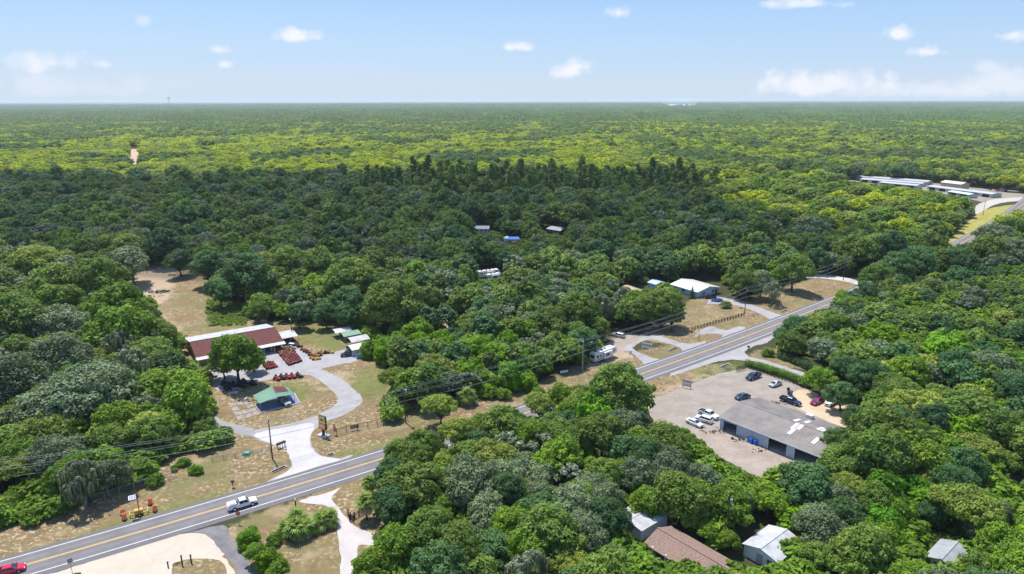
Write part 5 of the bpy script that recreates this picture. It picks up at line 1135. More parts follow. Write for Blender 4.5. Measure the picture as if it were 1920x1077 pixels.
def vehicle(kind, paint, label, loc, rz, cat=None, group=None, bedc=None):
    nm = {'pickup': 'pickup_truck', 'sedan': 'car', 'suv': 'suv'}[kind]; root = thing(nm, label, cat or {'pickup': 'pickup truck', 'sedan': 'car', 'suv': 'SUV'}[kind], loc, rz, group)
    pm = M[paint]; mb = MB(); gl = MB()
    if kind == 'sedan':
        L, W = 4.75, .91; body_loft(mb, [(-2.37, .78, .42, .78), (-2.25, .86, .28, .95), (-1.6, .91, .24, 1.0), (0, .92, .22, .98), (1.2, .91, .24, .95), (2.0, .88, .26, .80), (2.3, .80, .30, .68), (2.38, .70, .38, .60)], pm)
        cabin(mb, -1.75, -1.0, .35, 1.25, .94, 1.40, .80, .60, pm, gl); wx = (-1.4, 1.42); wr = .33
    elif kind == 'suv':
        L, W = 4.8, .95; body_loft(mb, [(-2.38, .86, .45, .95), (-2.3, .93, .34, 1.10), (-1.4, .95, .30, 1.12), (1.1, .95, .30, 1.08), (1.9, .92, .32, 1.0), (2.3, .86, .36, .85), (2.4, .76, .45, .75)], pm)
        cabin(mb, -2.25, -2.0, .45, 1.15, 1.08, 1.66, .86, .70, pm, gl); wx = (-1.45, 1.5); wr = .38
        for s_ in (-1, 1): mb.tube([(-1.7, s_ * .58, 1.76), (.2, s_ * .58, 1.76)], .025, M['black'], 4)
    else:
        L, W = 5.9, 1.0; body_loft(mb, [(-2.95, .95, .50, .72), (-2.9, .98, .45, .78), (-.75, .98, .40, .78), (-.72, 1.0, .38, 1.18), (1.25, 1.0, .38, 1.16), (2.3, .97, .42, 1.08), (2.8, .93, .46, .98), (2.95, .85, .52, .80)], pm)
        cabin(mb, -.70, -.55, .75, 1.45, 1.14, 1.78, .90, .74, pm, gl); wx = (-1.75, 1.85); wr = .41
        for s_ in (-1, 1): mb.box(-2.9, -.72, s_ * .98 - (.07 if s_ > 0 else 0), s_ * .98 + (.07 if s_ < 0 else 0), .70, 1.18, pm)
        mb.box(-2.95, -2.87, -.90, .90, .70, 1.16, pm)
        bb = MB(); bb.box(-2.86, -.74, -.90, .90, .785, .80, M[bedc] if bedc else M['black']); 
        if bedc: bb.box(-2.86, -.74, -.90, .90, 1.05, 1.14, M[bedc])
        bb.build('truck_bed', root)
    mb.build('body', root); gl.build('windows', root)
    for x in wx:
        for s_ in (-1, 1):
            w_ = MB(); w_.cyl((x, s_ * (W - .06), wr), wr, .24, M['rubber'], 14, 'y'); w_.cyl((x, s_ * (W + .06), wr), wr * .55, .03, M['chrome'], 8, 'y'); w_.build('wheel', root)
    xf = L / 2 - .12
    for s_ in (-1, 1):
        h_ = MB(); zc = .66 if kind == 'sedan' else .88; h_.box(xf - .02, xf + .10, s_ * .62 - .16, s_ * .62 + .16, zc - .08, zc + .07, M['head']); h_.build('headlight', root)
        h_ = MB(); zc = .80 if kind == 'sedan' else .95; xr = -L / 2; h_.box(xr - .015 if kind == 'pickup' else xr + .02, xr + .14, s_ * (W - .17) - .09, s_ * (W - .17) + .09, zc - .1, zc + .1, M['tail']); h_.build('taillight', root)
        h_ = MB(); xm = {'sedan': .95, 'suv': .95, 'pickup': 1.15}[kind]; h_.box(xm, xm + .16, s_ * (W + .12) - .1, s_ * (W + .12) + .1, 1.0, 1.16, pm); h_.build('mirror', root)
    gr_ = MB(); gr_.box(L/2 - .04, L/2 + .03, -.42, .42, .52, .70 if kind == 'sedan' else .9, M['black']); gr_.build('grille', root)
    bp = MB(); bp.box(L/2 - .1, L/2 + .09, -.78, .78, .32, .46, M['chrome'] if kind == 'pickup' else pm); bp.box(-L/2 - .08, -L/2 + .1, -.78, .78, .36, .50, M['chrome'] if kind == 'pickup' else pm); bp.build('bumpers', root)
    return root
def car(kind, paint, rear, front, label, **kw):
    a, b = G(*rear, .5), G(*front, .5); m_ = (a + b) / 2; return vehicle(kind, paint, label, (m_.x, m_.y, .04), ang(a, b), **kw)
wp = car('pickup', 'p_white', (428, 954), (480, 938), 'white crew cab pickup driving along the highway')
mb = MB(); mb.box(-2.86, -1.2, -.88, .88, .8, 1.5, M['white']); mb.box(-2.6, -1.4, -.7, .7, 1.5, 1.62, M['steel']); mb.build('cargo_box', wp)
car('sedan', 'p_red', (-8, 1077), (44, 1063), 'bright red car entering at the bottom left of the highway')
car('pickup', 'p_silver', (525, 746), (543, 762), 'silver pickup parked half under the green canopy')
car('pickup', 'p_navy', (1425, 702), (1400, 711.5), 'dark navy pickup facing the highway by the black fence')
car('sedan', 'p_silver', (1465, 716), (1442, 725), 'silver sedan parked near the black fence')
car('sedan', 'p_slate', (1406, 741), (1378, 747.5), 'slate blue sedan partly hidden behind the workshop roof')
car('pickup', 'p_navy', (1463, 746), (1502, 760), 'large navy pickup parked behind the workshop')
car('sedan', 'p_magenta', (1541, 749), (1522, 758), 'purple car parked on the sand by the trees')
car('suv', 'p_white', (1566, 750), (1549, 761), 'white boxy SUV beside the purple car')
car('pickup', 'p_white', (1312, 771), (1345, 785), 'white pickup with dark bed cover at the workshop corner', bedc='black')
car('suv', 'p_white', (1335, 792), (1304, 782), 'white SUV between the white pickup and white sedan')
car('sedan', 'p_white', (1287, 787), (1317, 800), 'white sedan with dark windshield, outermost of three by the workshop')
car('suv', 'p_silver', (1171, 632), (1149, 627), 'silver SUV under the trees behind the long camper')
car('pickup', 'p_black', (1341, 559), (1319, 557), 'black pickup in front of the white ranch house')
car('sedan', 'p_blue', (1353, 564), (1336, 563), 'deep blue car on the drive of the ranch house')
car('sedan', 'p_palegreen', (360, 684), (375, 696), 'pale green car beside the ochre end wall of the shop')
car('suv', 'p_black', (660, 664), (645, 666), 'black SUV on the pavement before the row of carports')
car('sedan', 'p_slate', (1929, 896), (1911, 887), 'dark slate car at the right edge of the photo')
for i, (px, py) in enumerate(((1863, 358.5), (1870, 359), (1878, 359.5), (1886, 360))):
    vehicle(['sedan', 'suv', 'pickup', 'sedan'][i], ['p_white', 'p_red', 'p_silver', 'p_black'][i], ['white car, leftmost of four at the far storage entrance', 'red SUV, second of four at the far storage entrance', 'silver pickup, third of four at the far storage entrance', 'black car, rightmost of four at the far storage entrance'][i], G(px, py), 1.2)

def camper(label, loc, rz, L=10.6, name='camper_trailer', group=None, detail=True):
    root = thing(name, label, 'camper', loc, rz, group); mb = MB()
    prof = [(-L/2, .75), (L/2 - 2.4, .75), (L/2 - 2.3, 1.5), (L/2, 1.6), (L/2 + .1, 2.9), (L/2 - .7, 3.65), (-L/2, 3.55)]
    n = len(prof); vs = [(x, -1.22, z) for x, z in prof] + [(x, 1.22, z) for x, z in prof]
    mb.add(vs, [tuple(range(n - 1, -1, -1))[::-1], tuple(range(2*n - 1, n - 1, -1))] + [(i, n + i, n + (i+1) % n, (i+1) % n) for i in range(n)], M['white']); mb.build('body', root)
    if detail:
        s_ = MB(); s_.box(-1.5, 2.6, -2.0, -1.221, 1.0, 3.2, M['white']); so = s_.build('slide_out', root)
        g = MB(); g.box(-.9, .9, -2.03, -2.001, 1.9, 2.7, M['glass']); g.build('pane', so)
        for (x0, x1, z0, z1) in ((-4.6, -3.4, 1.9, 2.7), (-2.9, -2.2, 1.9, 2.6), (3.3, 4.2, 2.3, 2.9)):
            g = MB(); g.box(x0, x1, -1.25, -1.221, z0, z1, M['glass']); g.build('window', root)
        g = MB(); g.box(-L/2 - .03, -L/2 - .001, -.8, .8, 1.8, 2.8, M['glass']); g.build('window', root)
        g = MB(); g.box(2.75, 3.15, -1.26, -1.221, .9, 2.8, M['offwhite']); g.build('door', root)
        for (x, y) in ((-3.5, .3), (-1.2, -.3), (.8, .2), (2.9, .1)):
            a = MB(); a.box(x - .35, x + .35, y - .3, y + .3, 3.5, 3.85, M['black'] if x < 2 else M['offwhite']); a.build('roof_vent', root)
        g = MB(); g.box(-L/2 + .4, L/2 - 2.6, -1.24, -1.221, 1.15, 1.32, M['p_slate']); g.box(-L/2 + 1, L/2 - .3, -1.24, -1.221, 1.6, 1.68, M['p_silver']); g.build('stripe', root)
        g = MB(); g.tube([(L/2 - 1, 0, 1.5), (L/2 - 1, 0, .05)], .08, M['steel'], 6); g.build('landing_leg', root)
    for x in (-2.1, -1.1):
        for sy in (-1, 1):
            w_ = MB(); w_.cyl((x, sy * 1.08, .4), .4, .24, M['rubber'], 12, 'y'); w_.cyl((x, sy * 1.22, .4), .2, .03, M['chrome'], 8, 'y'); w_.build('wheel', root)
    return root
ra, rb = G(1116, 682, .3), G(1166, 664, .3); rdir = (rb - ra).normalized()
camper('long white fifth-wheel camper with slide-out parked by the highway', (ra + rdir * 5.2 + Vector((-rdir.y, rdir.x, 0)) * 1.3).to_2d().to_3d(), math.atan2(rdir.y, rdir.x), 10.4)
camper('white camper half hidden under trees, left of a pair', G(916, 520).to_2d().to_3d(), .45, 11)
camper('white camper half hidden under trees, right and nearer of a pair', G(925, 527).to_2d().to_3d(), .5, 8)
for i, px in enumerate((1608, 1630, 1646, 1661)):
    camper(['leftmost', 'second', 'third', 'rightmost'][i] + ' white camper parked behind the far storage rows', G(px, 333.5 + i * 1.0).to_2d().to_3d(), -.35, 12, detail=False, group='campers in the storage yard')
bo = thing('boat', 'small pale blue boat on the pavement at the cream carport', 'boat', G(661, 657), .9); mb = MB()
body_loft(mb, [(-2.6, .9, .35, 1.0), (0, 1.0, .3, 1.05), (1.8, .7, .4, 1.15), (2.8, .12, .8, 1.25)], M['p_iceblue'], .35); mb.build('hull', bo)
mb = MB(); mb.hexa([(-.3, -.6, 1.05), (.8, -.5, 1.1), (.8, .5, 1.1), (-.3, .6, 1.05)], [(-.1, -.55, 1.5), (.3, -.45, 1.5), (.3, .45, 1.5), (-.1, .55, 1.5)], M['glass']); mb.build('windshield', bo)
du = thing('dumpster', 'light blue dumpster beside the boat near the carports', 'dumpster', G(675, 671), .5); mb = MB()
mb.hexa([(-1.2, -.7, .15), (1.2, -.7, .15), (1.2, .7, .15), (-1.2, .7, .15)], [(-1.4, -.9, 1.3), (1.4, -.9, 1.3), (1.4, .9, 1.3), (-1.4, .9, 1.3)], M['skyblue']); mb.build('bin', du)
for s_ in (-1, 1): mb = MB(); mb.box(min(0, s_ * 1.42) + (.02 if s_ > 0 else 0), max(0, s_ * 1.42) - (.02 if s_ < 0 else 0), -.95, .95, 1.31, 1.40, M['p_slate']); mb.build('lid', du)
tcn = thing('waste_bin', 'black bin with open lid behind the large navy pickup', 'bin', G(1481, 741), .6); mb = MB()
mb.hexa([(-.5, -.45, 0), (.5, -.45, 0), (.5, .45, 0), (-.5, .45, 0)], [(-.62, -.55, 1.3), (.62, -.55, 1.3), (.62, .55, 1.3), (-.62, .55, 1.3)], M['p_slate']); mb.build('bin', tcn)
mb = MB(); mb.hexa([(-.64, .5, 1.3), (.64, .5, 1.3), (.64, .58, 1.3), (-.64, .58, 1.3)], [(-.6, .8, 2.0), (.6, .8, 2.0), (.6, .87, 2.0), (-.6, .87, 2.0)], M['black']); mb.build('lid', tcn)

# ---------------------------------------------------------------- riding mowers outside the shop
def mower(col, label, loc, rz, group):
    root = thing('riding_mower', label, 'mower', loc, rz, group); m_ = M[col]
    mb = MB(); body_loft(mb, [(-.95, .38, .35, .75), (-.6, .45, .3, .95), (0, .40, .3, .62), (.7, .35, .3, .70), (.95, .28, .35, .62)], m_); mb.box(-.7, .55, -.68, .68, .12, .28, m_)
    mb.build('body', root)
    s_ = MB(); s_.box(-.45, .05, -.27, .27, .64, .76, M['black']); s_.hexa([(-.52, -.27, .7), (-.40, -.27, .7), (-.40, .27, .7), (-.52, .27, .7)], [(-.64, -.24, 1.2), (-.54, -.24, 1.2), (-.54, .24, 1.2), (-.64, .24, 1.2)], M['black']); s_.build('seat', root)
    w_ = MB()
    for sy in (-1, 1): w_.cyl((-.6, sy * .56, .29), .29, .26, M['rubber'], 8, 'y'); w_.cyl((.85, sy * .46, .17), .17, .16, M['rubber'], 7, 'y')
    w_.build('wheels', root)
    return root
MOW = {c: None for c in ('eqorange', 'eqred', 'eqyellow', 'black')}
def place_mower(col, label, loc, rz, group):
    if MOW[col] is None: MOW[col] = mower(col, label, loc, rz, group); return MOW[col]
    return dup(MOW[col], loc, rz, label, group)
q0, q1, q2, q3 = G(520, 660), G(544, 652.5), G(566, 678), G(541.5, 686)
nr, ncol = 11, 6
CN = {'eqorange': 'orange', 'eqred': 'red', 'eqyellow': 'yellow', 'black': 'black'}
random.seed(21)
for i in range(nr):
    for j in range(ncol):
        f_, g_ = (i + .5) / nr, (j + .5) / ncol; p = q0.lerp(q3, f_).lerp(q1.lerp(q2, f_), g_)
        c = ('eqorange' if i < 5 and random.random() < .6 else 'eqred') if random.random() < .88 else random.choice(['eqyellow', 'black'])
        place_mower(c, f'{CN[c]} riding mower packed in the large block outside the shop', p + Vector((random.uniform(-.12, .12), random.uniform(-.12, .12), .03)), sr + math.pi / 2 + random.uniform(-.25, .25), f'{CN[c]} mowers in the large block')
q0, q1, q2, q3 = G(494, 682), G(508, 679.5), G(519, 691), G(503, 695)
for i in range(3):
    for j in range(4):
        f_, g_ = (i + .5) / 3, (j + .5) / 4; p = q0.lerp(q3, f_).lerp(q1.lerp(q2, f_), g_)
        place_mower('eqred', 'red riding mower in the small block right of the shop tree', p + Vector((0, 0, .03)), sr + random.uniform(-.3, .3), 'red mowers in the small block')
for i, (X, Y) in enumerate(((1150, 330), (1195, 335), (1225, 345), (1255, 372), (1278, 388), (1305, 403), (1330, 425), (1345, 455), (1370, 465), (1395, 460), (1385, 435), (1412, 425), (1440, 400), (1480, 402), (1520, 402))):
    c = ['black', 'eqred', 'black', 'eqorange', 'eqred', 'black', 'eqred', 'eqyellow', 'eqyellow', 'eqyellow', 'eqorange', 'black', 'eqyellow', 'black', 'eqyellow'][i]
    place_mower(c, f'{CN[c]} machine in the line along the grass edge beyond the mower block', G(320 + X / 5.053, 580 + Y / 5.053 + 3), sr - .8 + random.uniform(-.4, .4), f'{CN[c]} machines along the grass edge')
for (X, Y, c, lb) in ((1012, 655, 'eqred', 'red riding mower, leftmost in the row of five below the lot'), (1062, 645, 'black', 'black riding mower, second in the row of five below the lot'), (1112, 640, 'eqred', 'red riding mower in the middle of the row of five'), (1162, 635, 'eqred', 'red riding mower, fourth in the row of five'), (1218, 628, 'black', 'black riding mower, rightmost in the row of five')):
    o = place_mower(c, lb, G(320 + X / 5.053, 580 + Y / 5.053 + 3), sr - 1.2, 'mowers in the row of five'); o.scale = (1.3, 1.3, 1.3)
for (X, Y) in ((520, 705), (560, 720), (610, 712), (660, 705), (700, 690), (780, 700), (540, 745), (690, 720)):
    o = place_mower('black', 'black machine parked in the shade under the shop tree', G(320 + X / 5.053, 580 + Y / 5.053 + 3), sr - 1.3 + random.uniform(-.4, .4), 'black machines under the shop tree'); o.scale = (1.35, 1.35, 1.3)
gc_ = thing('golf_cart', 'white golf cart by the far corner of the shop', 'golf cart', G(548.5, 654), sr - 1.0); mb = MB()
body_loft(mb, [(-1.2, .55, .3, .85), (0, .6, .28, .6), (.9, .58, .3, .8), (1.25, .45, .35, .7)], M['white']); mb.build('body', gc_)
mb = MB(); mb.box(-1.1, .7, -.58, .58, 1.85, 1.92, M['white']); mb.build('roof', gc_)
for x, y in ((-1.0, -.5), (-1.0, .5), (.6, -.5), (.6, .5)): mb = MB(); mb.tube([(x, y, .7), (x, y, 1.86)], .03, M['black'], 4); mb.build('post', gc_)
mb = MB(); [mb.cyl((x, y, .24), .24, .2, M['rubber'], 8, 'y') for x in (-.85, .85) for y in (-.55, .55)]; mb.build('wheels', gc_)

# ---------------------------------------------------------------- poles and power lines
def utility_pole(px, base, label, h=10.6, arm=True, m_='polewood', transformer=False, armdir=None, lamp=False, r=.15):
    loc = G(px, base); x = loc.x
    rz = math.atan2(*(lambda t_: (t_.y, t_.x))(road_pt(max(-300, min(430, x)))[1])) + math.pi / 2
    root = thing('utility_pole', label, 'utility pole', loc, rz, 'utility poles along the highway')
    mb = MB(); mb.tube([(0, 0, -.3), (0, 0, h)], [r * 1.2, r * .75], M[m_], 8); mb.build('pole', root)
    if arm:
        mb = MB(); mb.box(-.75, .75, -.07 + .18, .07 + .18, h - 1.15, h - 1.0, M[m_]); mb.build('crossarm', root)
        for xx in (-.6, -.3, .3, .6):
            mb = MB(); mb.cyl((xx, .18, h - .9), .06, .22, M['white'], 6); mb.build('insulator', root)
    if transformer:
        mb = MB(); mb.cyl((0, -.42, h - 1.7), .30, .9, M['offwhite'], 10); mb.cyl((0, -.42, h - 1.2), .1, .2, M['black'], 6); mb.build('transformer', root)
    if lamp:
        mb = MB(); mb.tube([(0, 0, h - .3), (.9, 0, h + .1)], .04, M['steel'], 5); mb.box(.8, 1.4, -.14, .14, h + .05, h + .2, M['white']); mb.build('lamp_arm', root)
    return loc, rz, h
P_L2 = utility_pole(-110, 958, 'utility pole beyond the left edge of the photo') 
P_A = utility_pole(511, 861, 'dark wooden power pole right beside the shop driveway mouth', 10.3)
utility_pole(219, 914, 'grey weathered pole standing in the brush at lower left', 5.2, False, 'wood', r=.2)
utility_pole(722, 783, 'shorter dark pole left of the twin mossy oaks', 6.6, False)
P_C = utility_pole(761, 793, 'power pole with crossarm before the twin mossy oaks', 10.6, transformer=True)
P_D = utility_pole(1092, 697, 'pale power pole just left of the long camper', 11.0, m_='concrete_pole')
utility_pole(1004, 696, 'thin pale pole at the edge of the vine-covered woods', 7.6, False, 'concrete_pole', r=.11)
P_F = utility_pole(1396, 588, 'power pole with white transformer beside the ranch drive', 11.2, transformer=True)
P_G = utility_pole(1581, 526, 'power pole at the small side road by the far verge', 11.0)
P_H = utility_pole(1693, 456, 'power pole against the far tree line, left of the bright verge', 10.5, m_='concrete_pole')
P_I = utility_pole(1795, 424, 'pale power pole on the far yellow verge', 11.0, m_='concrete_pole')
P_J = utility_pole(1843, 404, 'rightmost power pole near the storage yard entrance', 11.0)
utility_pole(548, 636, 'wooden pole with lamp at the far corner of the shop', 7.0, False, lamp=True)
utility_pole(1454, 650, 'slim light pole on the near side of the highway', 7.2, False, 'concrete_pole', lamp=True, r=.11)
utility_pole(1361, 1017, 'transformer pole rising between the bottom sheds', 10.5, False, transformer=True)
utility_pole(1310, 640, 'short green-grey post at the end of the rail fence', 3.0, False, 'wood', r=.1)
line = [P_L2, P_A, P_C, P_D, P_F, P_G, P_H, P_I, P_J]
for k, xx in enumerate((-.35, .35, -.3, .3, 0)):
    mb = MB()
    for (a, ra_, ha), (b, rb_, hb) in zip(line, line[1:]):
        dz_ = (.2, .95, 1.9, 2.7, 4.3)[k]; za, zb = ha - dz_, hb - dz_
        pa = Vector((a.x + math.cos(ra_) * xx, a.y + math.sin(ra_) * xx, za)); pb = Vector((b.x + math.cos(rb_) * xx, b.y + math.sin(rb_) * xx, zb))
        n = 12; sag = (pb - pa).length * .017; mb.tube([pa.lerp(pb, i / n) - Vector((0, 0, sag * 4 * (i / n) * (1 - i / n))) for i in range(n + 1)], .032 if k < 4 else .045, M['wire'], 4, False)
    tag(mb.build('power_line'), ['topmost wire along the highway poles', 'second wire from the top along the highway poles', 'third wire from the top along the highway poles', 'fourth wire from the top along the highway poles', 'thick lowest cable along the highway poles'][k], 'power line', 'wires along the highway')

# ---------------------------------------------------------------- fences
def chain_fence(name, label, pxs, h=1.6, n=8, posts='steel'):
    pts = [G(*p) for p in pxs]; root = thing(name, label, 'fence', pts[0]); o0 = pts[0]
    segs = [(a, b) for a, b in zip(pts, pts[1:])]; tot = sum((b - a).length for a, b in segs)
    for a, b in segs:
        k = max(1, round((b - a).length / tot * n)); 
        for i in range(k): p = a.lerp(b, i / k) - o0; mb = MB(); mb.tube([(p.x, p.y, 0), (p.x, p.y, h + .1)], .07, M[posts], 5); mb.build('post', root)
        q = [a - o0, b - o0]; mb = MB(); mb.tube([(q[0].x, q[0].y, h), (q[1].x, q[1].y, h)], .04, M[posts], 5); mb.build('top_rail', root)
        mb = MB(); mb.add([(q[0].x, q[0].y, .05), (q[1].x, q[1].y, .05), (q[1].x, q[1].y, h), (q[0].x, q[0].y, h)], [(0, 1, 2, 3)], M['mesh']); mb.build('mesh_panel', root)
    p = pts[-1] - o0; mb = MB(); mb.tube([(p.x, p.y, 0), (p.x, p.y, h + .1)], .07, M[posts], 5); mb.build('post', root); return root
cf = chain_fence('chain_link_fence', 'chain link fence on dark posts right of the pylon sign', [(613, 822), (650, 811.5), (690, 803.5), (725, 796.5), (765, 789)], 1.8, 8, 'darkwood')
chain_fence('chain_link_fence', 'chain link fence left of the shop driveway mouth', [(398, 866), (441, 859), (508, 848)], 1.3, 6)
chain_fence('chain_link_fence', 'chain link fence along the brush at the lower left verge', [(0, 982), (70, 965), (131, 953), (197, 938), (279, 911), (330, 893)], 1.9, 12)
fp = G(665, 807); sgn = thing('fence_sign', 'black banner with pale lettering hanging on the chain link fence', 'sign', fp, ang(G(650, 811.5), G(690, 803.5))); mb = MB(); mb.box(-1.1, 1.1, -.1, -.06, .6, 1.5, M['black']); mb.build('panel', sgn)
mb = MB()
for r_ in range(2):
    for i in range(7):
        if (i * 3 + r_) % 5 == 4: continue
        mb.box(-.95 + i * .27, -.95 + i * .27 + .17, -.115, -.101, 1.15 - r_ * .35, 1.33 - r_ * .35, M['cream'])
mb.build('lettering', sgn)
def rail_fence(name, label, a, b, n, h, rails, m_, post_w=.07, loc=None, cat='fence'):
    a, b = G(*a), G(*b); root = thing(name, label, cat, a, ang(a, b)); L = (b - a).length
    for i in range(n + 1):
        x = L * i / n; mb = MB(); mb.box(x - post_w, x + post_w, -post_w, post_w, 0, h * 1.08, M[m_]); mb.build('post', root)
    for r_ in range(rails):
        z = h * (r_ + 1) / rails - .08; mb = MB(); mb.box(-.05, L + .05, -.03 - post_w, -post_w, z - .06, z + .06, M[m_]); mb.build('rail', root)
    return root
rail_fence('rail_fence', 'dark post and rail fence along the ranch house lawn', (1297, 620), (1395, 592), 18, 1.2, 3, 'darkwood', .12)
rail_fence('metal_fence', 'black metal fence between parking lot and hedge', (1406, 693), (1516, 731), 16, 1.6, 4, 'black', .05)
rail_fence('metal_fence', 'short black metal gate at the parking lot mouth', (1381, 698), (1397, 693), 6, 1.7, 4, 'black', .05, cat='gate')
rail_fence('wooden_gate', 'dark timber gate leaning beside the pinkish driveway', (656, 978), (690, 958), 4, 1.4, 5, 'darkwood', .09, cat='gate')
rail_fence('wooden_gate', 'dark timber fence return left of the timber gate', (653, 968), (663, 979), 2, 1.4, 4, 'darkwood', .09)
rail_fence('rail_fence', 'low dark gate across the ranch house drive', (1440, 568), (1452, 562), 3, 1.5, 3, 'darkwood', .08, cat='gate')
def hedge(label, pts, r, n, fol='dark', seed=3):
    P = [G(*p) for p in pts]; o0 = P[0]; cl = []; R_ = random.Random(seed)
    for a, b in zip(P, P[1:]):
        k = max(2, int((b - a).length / (r * .8)))
        for i in range(k): q = a.lerp(b, i / k) - o0; cl.append((q.x + R_.uniform(-.2, .2), q.y + R_.uniform(-.2, .2), r * .9, r * R_.uniform(.85, 1.2), 1.0))
    root = thing('hedge', label, 'hedge', o0); link('foliage', leaf_mesh('hedge', cl, n, .16, seed, FOL[fol], low=-.8), root)
hedge('clipped green hedge behind the black metal fence', [(1402, 686), (1440, 697), (1475, 708), (1503, 721)], 1.15, 9000, 'bright')
hedge('dark low hedge beside the lane right of the highway', [(1462, 672), (1485, 680), (1503, 688)], 1.2, 5000, 'dark', 5)
hedge('dark shrub row on the far side of the lane', [(1508, 690), (1530, 698), (1545, 703)], 1.4, 4500, 'dark', 6)

# ---------------------------------------------------------------- signs
ps = G(607, 818); py_ = thing('pylon_sign', 'tall black pylon sign with orange and yellow faces at the shop drive', 'sign', ps, math.radians(-30)); mb = MB()
mb.box(-.22, .22, -.3, .3, 0, 2.0, M['black']); mb.build('post', py_)
mb = MB(); mb.box(-1.15, 1.15, -.28, .28, 1.9, 5.6, M['black']); mb.build('cabinet', py_)
for s_, y in ((0, -.30), (1, .281)):
    mb = MB(); mb.box(-1.08, 1.08, y, y + .02, 2.0, 3.65, M['signorange']); mb.build('sign_face', py_)
    mb = MB(); mb.box(-1.08, 1.08, y, y + .02, 3.72, 5.5, M['signyellow']); mb.build('sign_face', py_)
    yy = y - .008 if s_ == 0 else y + .021; mb = MB()
    mb.box(-.8, .8, yy, yy + .007, 2.75, 3.05, M['white']); mb.box(-.6, .6, yy, yy + .007, 2.35, 2.5, M['white']); mb.box(-.55, .55, yy, yy + .007, 4.3, 4.9, M['green_dark']); mb.build('lettering', py_)
mb = MB(); mb.box(-1.5, 1.5, -.9, .9, 0, .35, M['offwhite']); mb.build('planter', py_)
fl = thing('feather_flag', 'salmon red feather flag beside the pylon sign', 'flag', G(626, 816), 0); mb = MB(); mb.tube([(0, 0, 0), (0, 0, 3.1)], .035, M['steel'], 5); mb.build('pole', fl)
mb = MB(); mb.hexa([(.03, -.02, .8), (.75, -.02, 1.0), (.75, .02, 1.0), (.03, .02, .8)], [(.03, -.02, 3.1), (.55, -.02, 2.9), (.55, .02, 2.9), (.03, .02, 3.1)], M['salmon']); mb.build('banner', fl)
mb = MB(); [mb.box(.3, .45, -.03, -.021, 1.2 + i * .4, 1.45 + i * .4, M['white']) for i in range(4)]; mb.build('lettering', fl)
ws_a, ws_b = G(1204, 660), G(1221, 664); ws_ = thing('post_sign', 'white two-post sign with dark name strip on the grass island', 'sign', ws_a, ang(ws_a, ws_b)); LL = (ws_b - ws_a).length
for x in (0, LL): mb = MB(); mb.box(x - .09, x + .09, -.09, .09, 0, 3.7, M['white']); mb.build('post', ws_)
for z0, z1, mm in ((3.0, 3.5, 'white'), (2.45, 3.0, 'black'), (1.9, 2.45, 'white')): mb = MB(); mb.box(.10, LL - .10, -.05, .05, z0, z1, M[mm]); mb.build('sign_board', ws_)
mb = MB(); x = .3
while x < LL - .4: mb.box(x, x + .14, -.062, -.051, 2.6, 2.86, M['white']); x += .24
mb.build('lettering', ws_)
pa, pb = G(1280, 727), G(1295, 730); pg = thing('post_sign', 'white sign with purple lettering on black posts before the workshop lot', 'sign', pa, ang(pa, pb)); LL = (pb - pa).length
for x in (0, LL): mb = MB(); mb.box(x - .07, x + .07, -.07, .07, 0, 2.7, M['black']); mb.build('post', pg)
mb = MB(); mb.box(.08, LL - .08, -.04, .04, 1.5, 2.75, M['white']); mb.build('sign_board', pg)
mb = MB(); mb.box(.08, LL - .08, -.04, .04, .6, 1.45, M['white']); mb.build('sign_board', pg)
mb = MB(); x = .35
while x < LL - .45: mb.box(x, x + .2, -.055, -.041, 1.95, 2.4, M['purple']); x += .29
for z in (1.2, .95, .72):
    x = .25
    while x < LL - .3: mb.box(x, x + .1, -.055, -.041, z, z + .12, M['purple']); x += .17
mb.build('lettering', pg)
sa, sb = G(1050, 707), G(1065, 704); sg = thing('post_sign', 'pale blue banner sign on short posts in the shade by the highway', 'sign', sa, ang(sa, sb)); LL = (sb - sa).length
for x in (0, LL): mb = MB(); mb.box(x - .06, x + .06, -.06, .06, 0, 1.9, M['wood']); mb.build('post', sg)
mb = MB(); mb.box(.08, LL - .08, -.03, .03, 1.1, 1.85, M['paleblue']); mb.build('sign_board', sg)
ab = MB(); ab.hexa([(-.5, -.4, 0), (.5, -.4, 0), (.5, -.35, 0), (-.5, -.35, 0)], [(-.5, -.05, 1.1), (.5, -.05, 1.1), (.5, 0, 1.1), (-.5, 0, 1.1)], M['white']); ab.hexa([(-.5, .35, 0), (.5, .35, 0), (.5, .4, 0), (-.5, .4, 0)], [(-.5, 0.001, 1.1), (.5, 0.001, 1.1), (.5, .05, 1.1), (-.5, .05, 1.1)], M['white'])
ab = tag(ab.build('sandwich_board'), 'small white sandwich board in front of the long camper', 'sign'); ab.location = G(1182, 664)
st = thing('stop_sign', 'red octagonal STOP sign at the dark side road', 'stop sign', G(448.5, 982), math.radians(-8)); mb = MB(); mb.tube([(0, 0, 0), (0, 0, 2.6)], .04, M['steel'], 5); mb.build('post', st)
mb = MB(); n = 8; vs = [(.55 * math.cos(math.pi / 8 + i * math.pi / 4), -.05, 2.4 + .55 * math.sin(math.pi / 8 + i * math.pi / 4)) for i in range(8)]; vs += [(x, -.02, z) for x, _, z in vs]
mb.add(vs, [tuple(range(8)), tuple(range(15, 7, -1))] + [(i, 8 + i, 8 + (i+1) % 8, (i+1) % 8) for i in range(8)], M['signred']); mb.build('sign_face', st)
tcv = bpy.data.curves.new('stop lettering', 'FONT'); tcv.body = 'STOP'; tcv.size = .36; tcv.align_x = 'CENTER'; tcv.align_y = 'CENTER'; tcv.extrude = .004
to = bpy.data.objects.new('tmp', tcv); C.objects.link(to); bpy.context.view_layer.update(); tme = bpy.data.meshes.new_from_object(to); bpy.data.objects.remove(to)
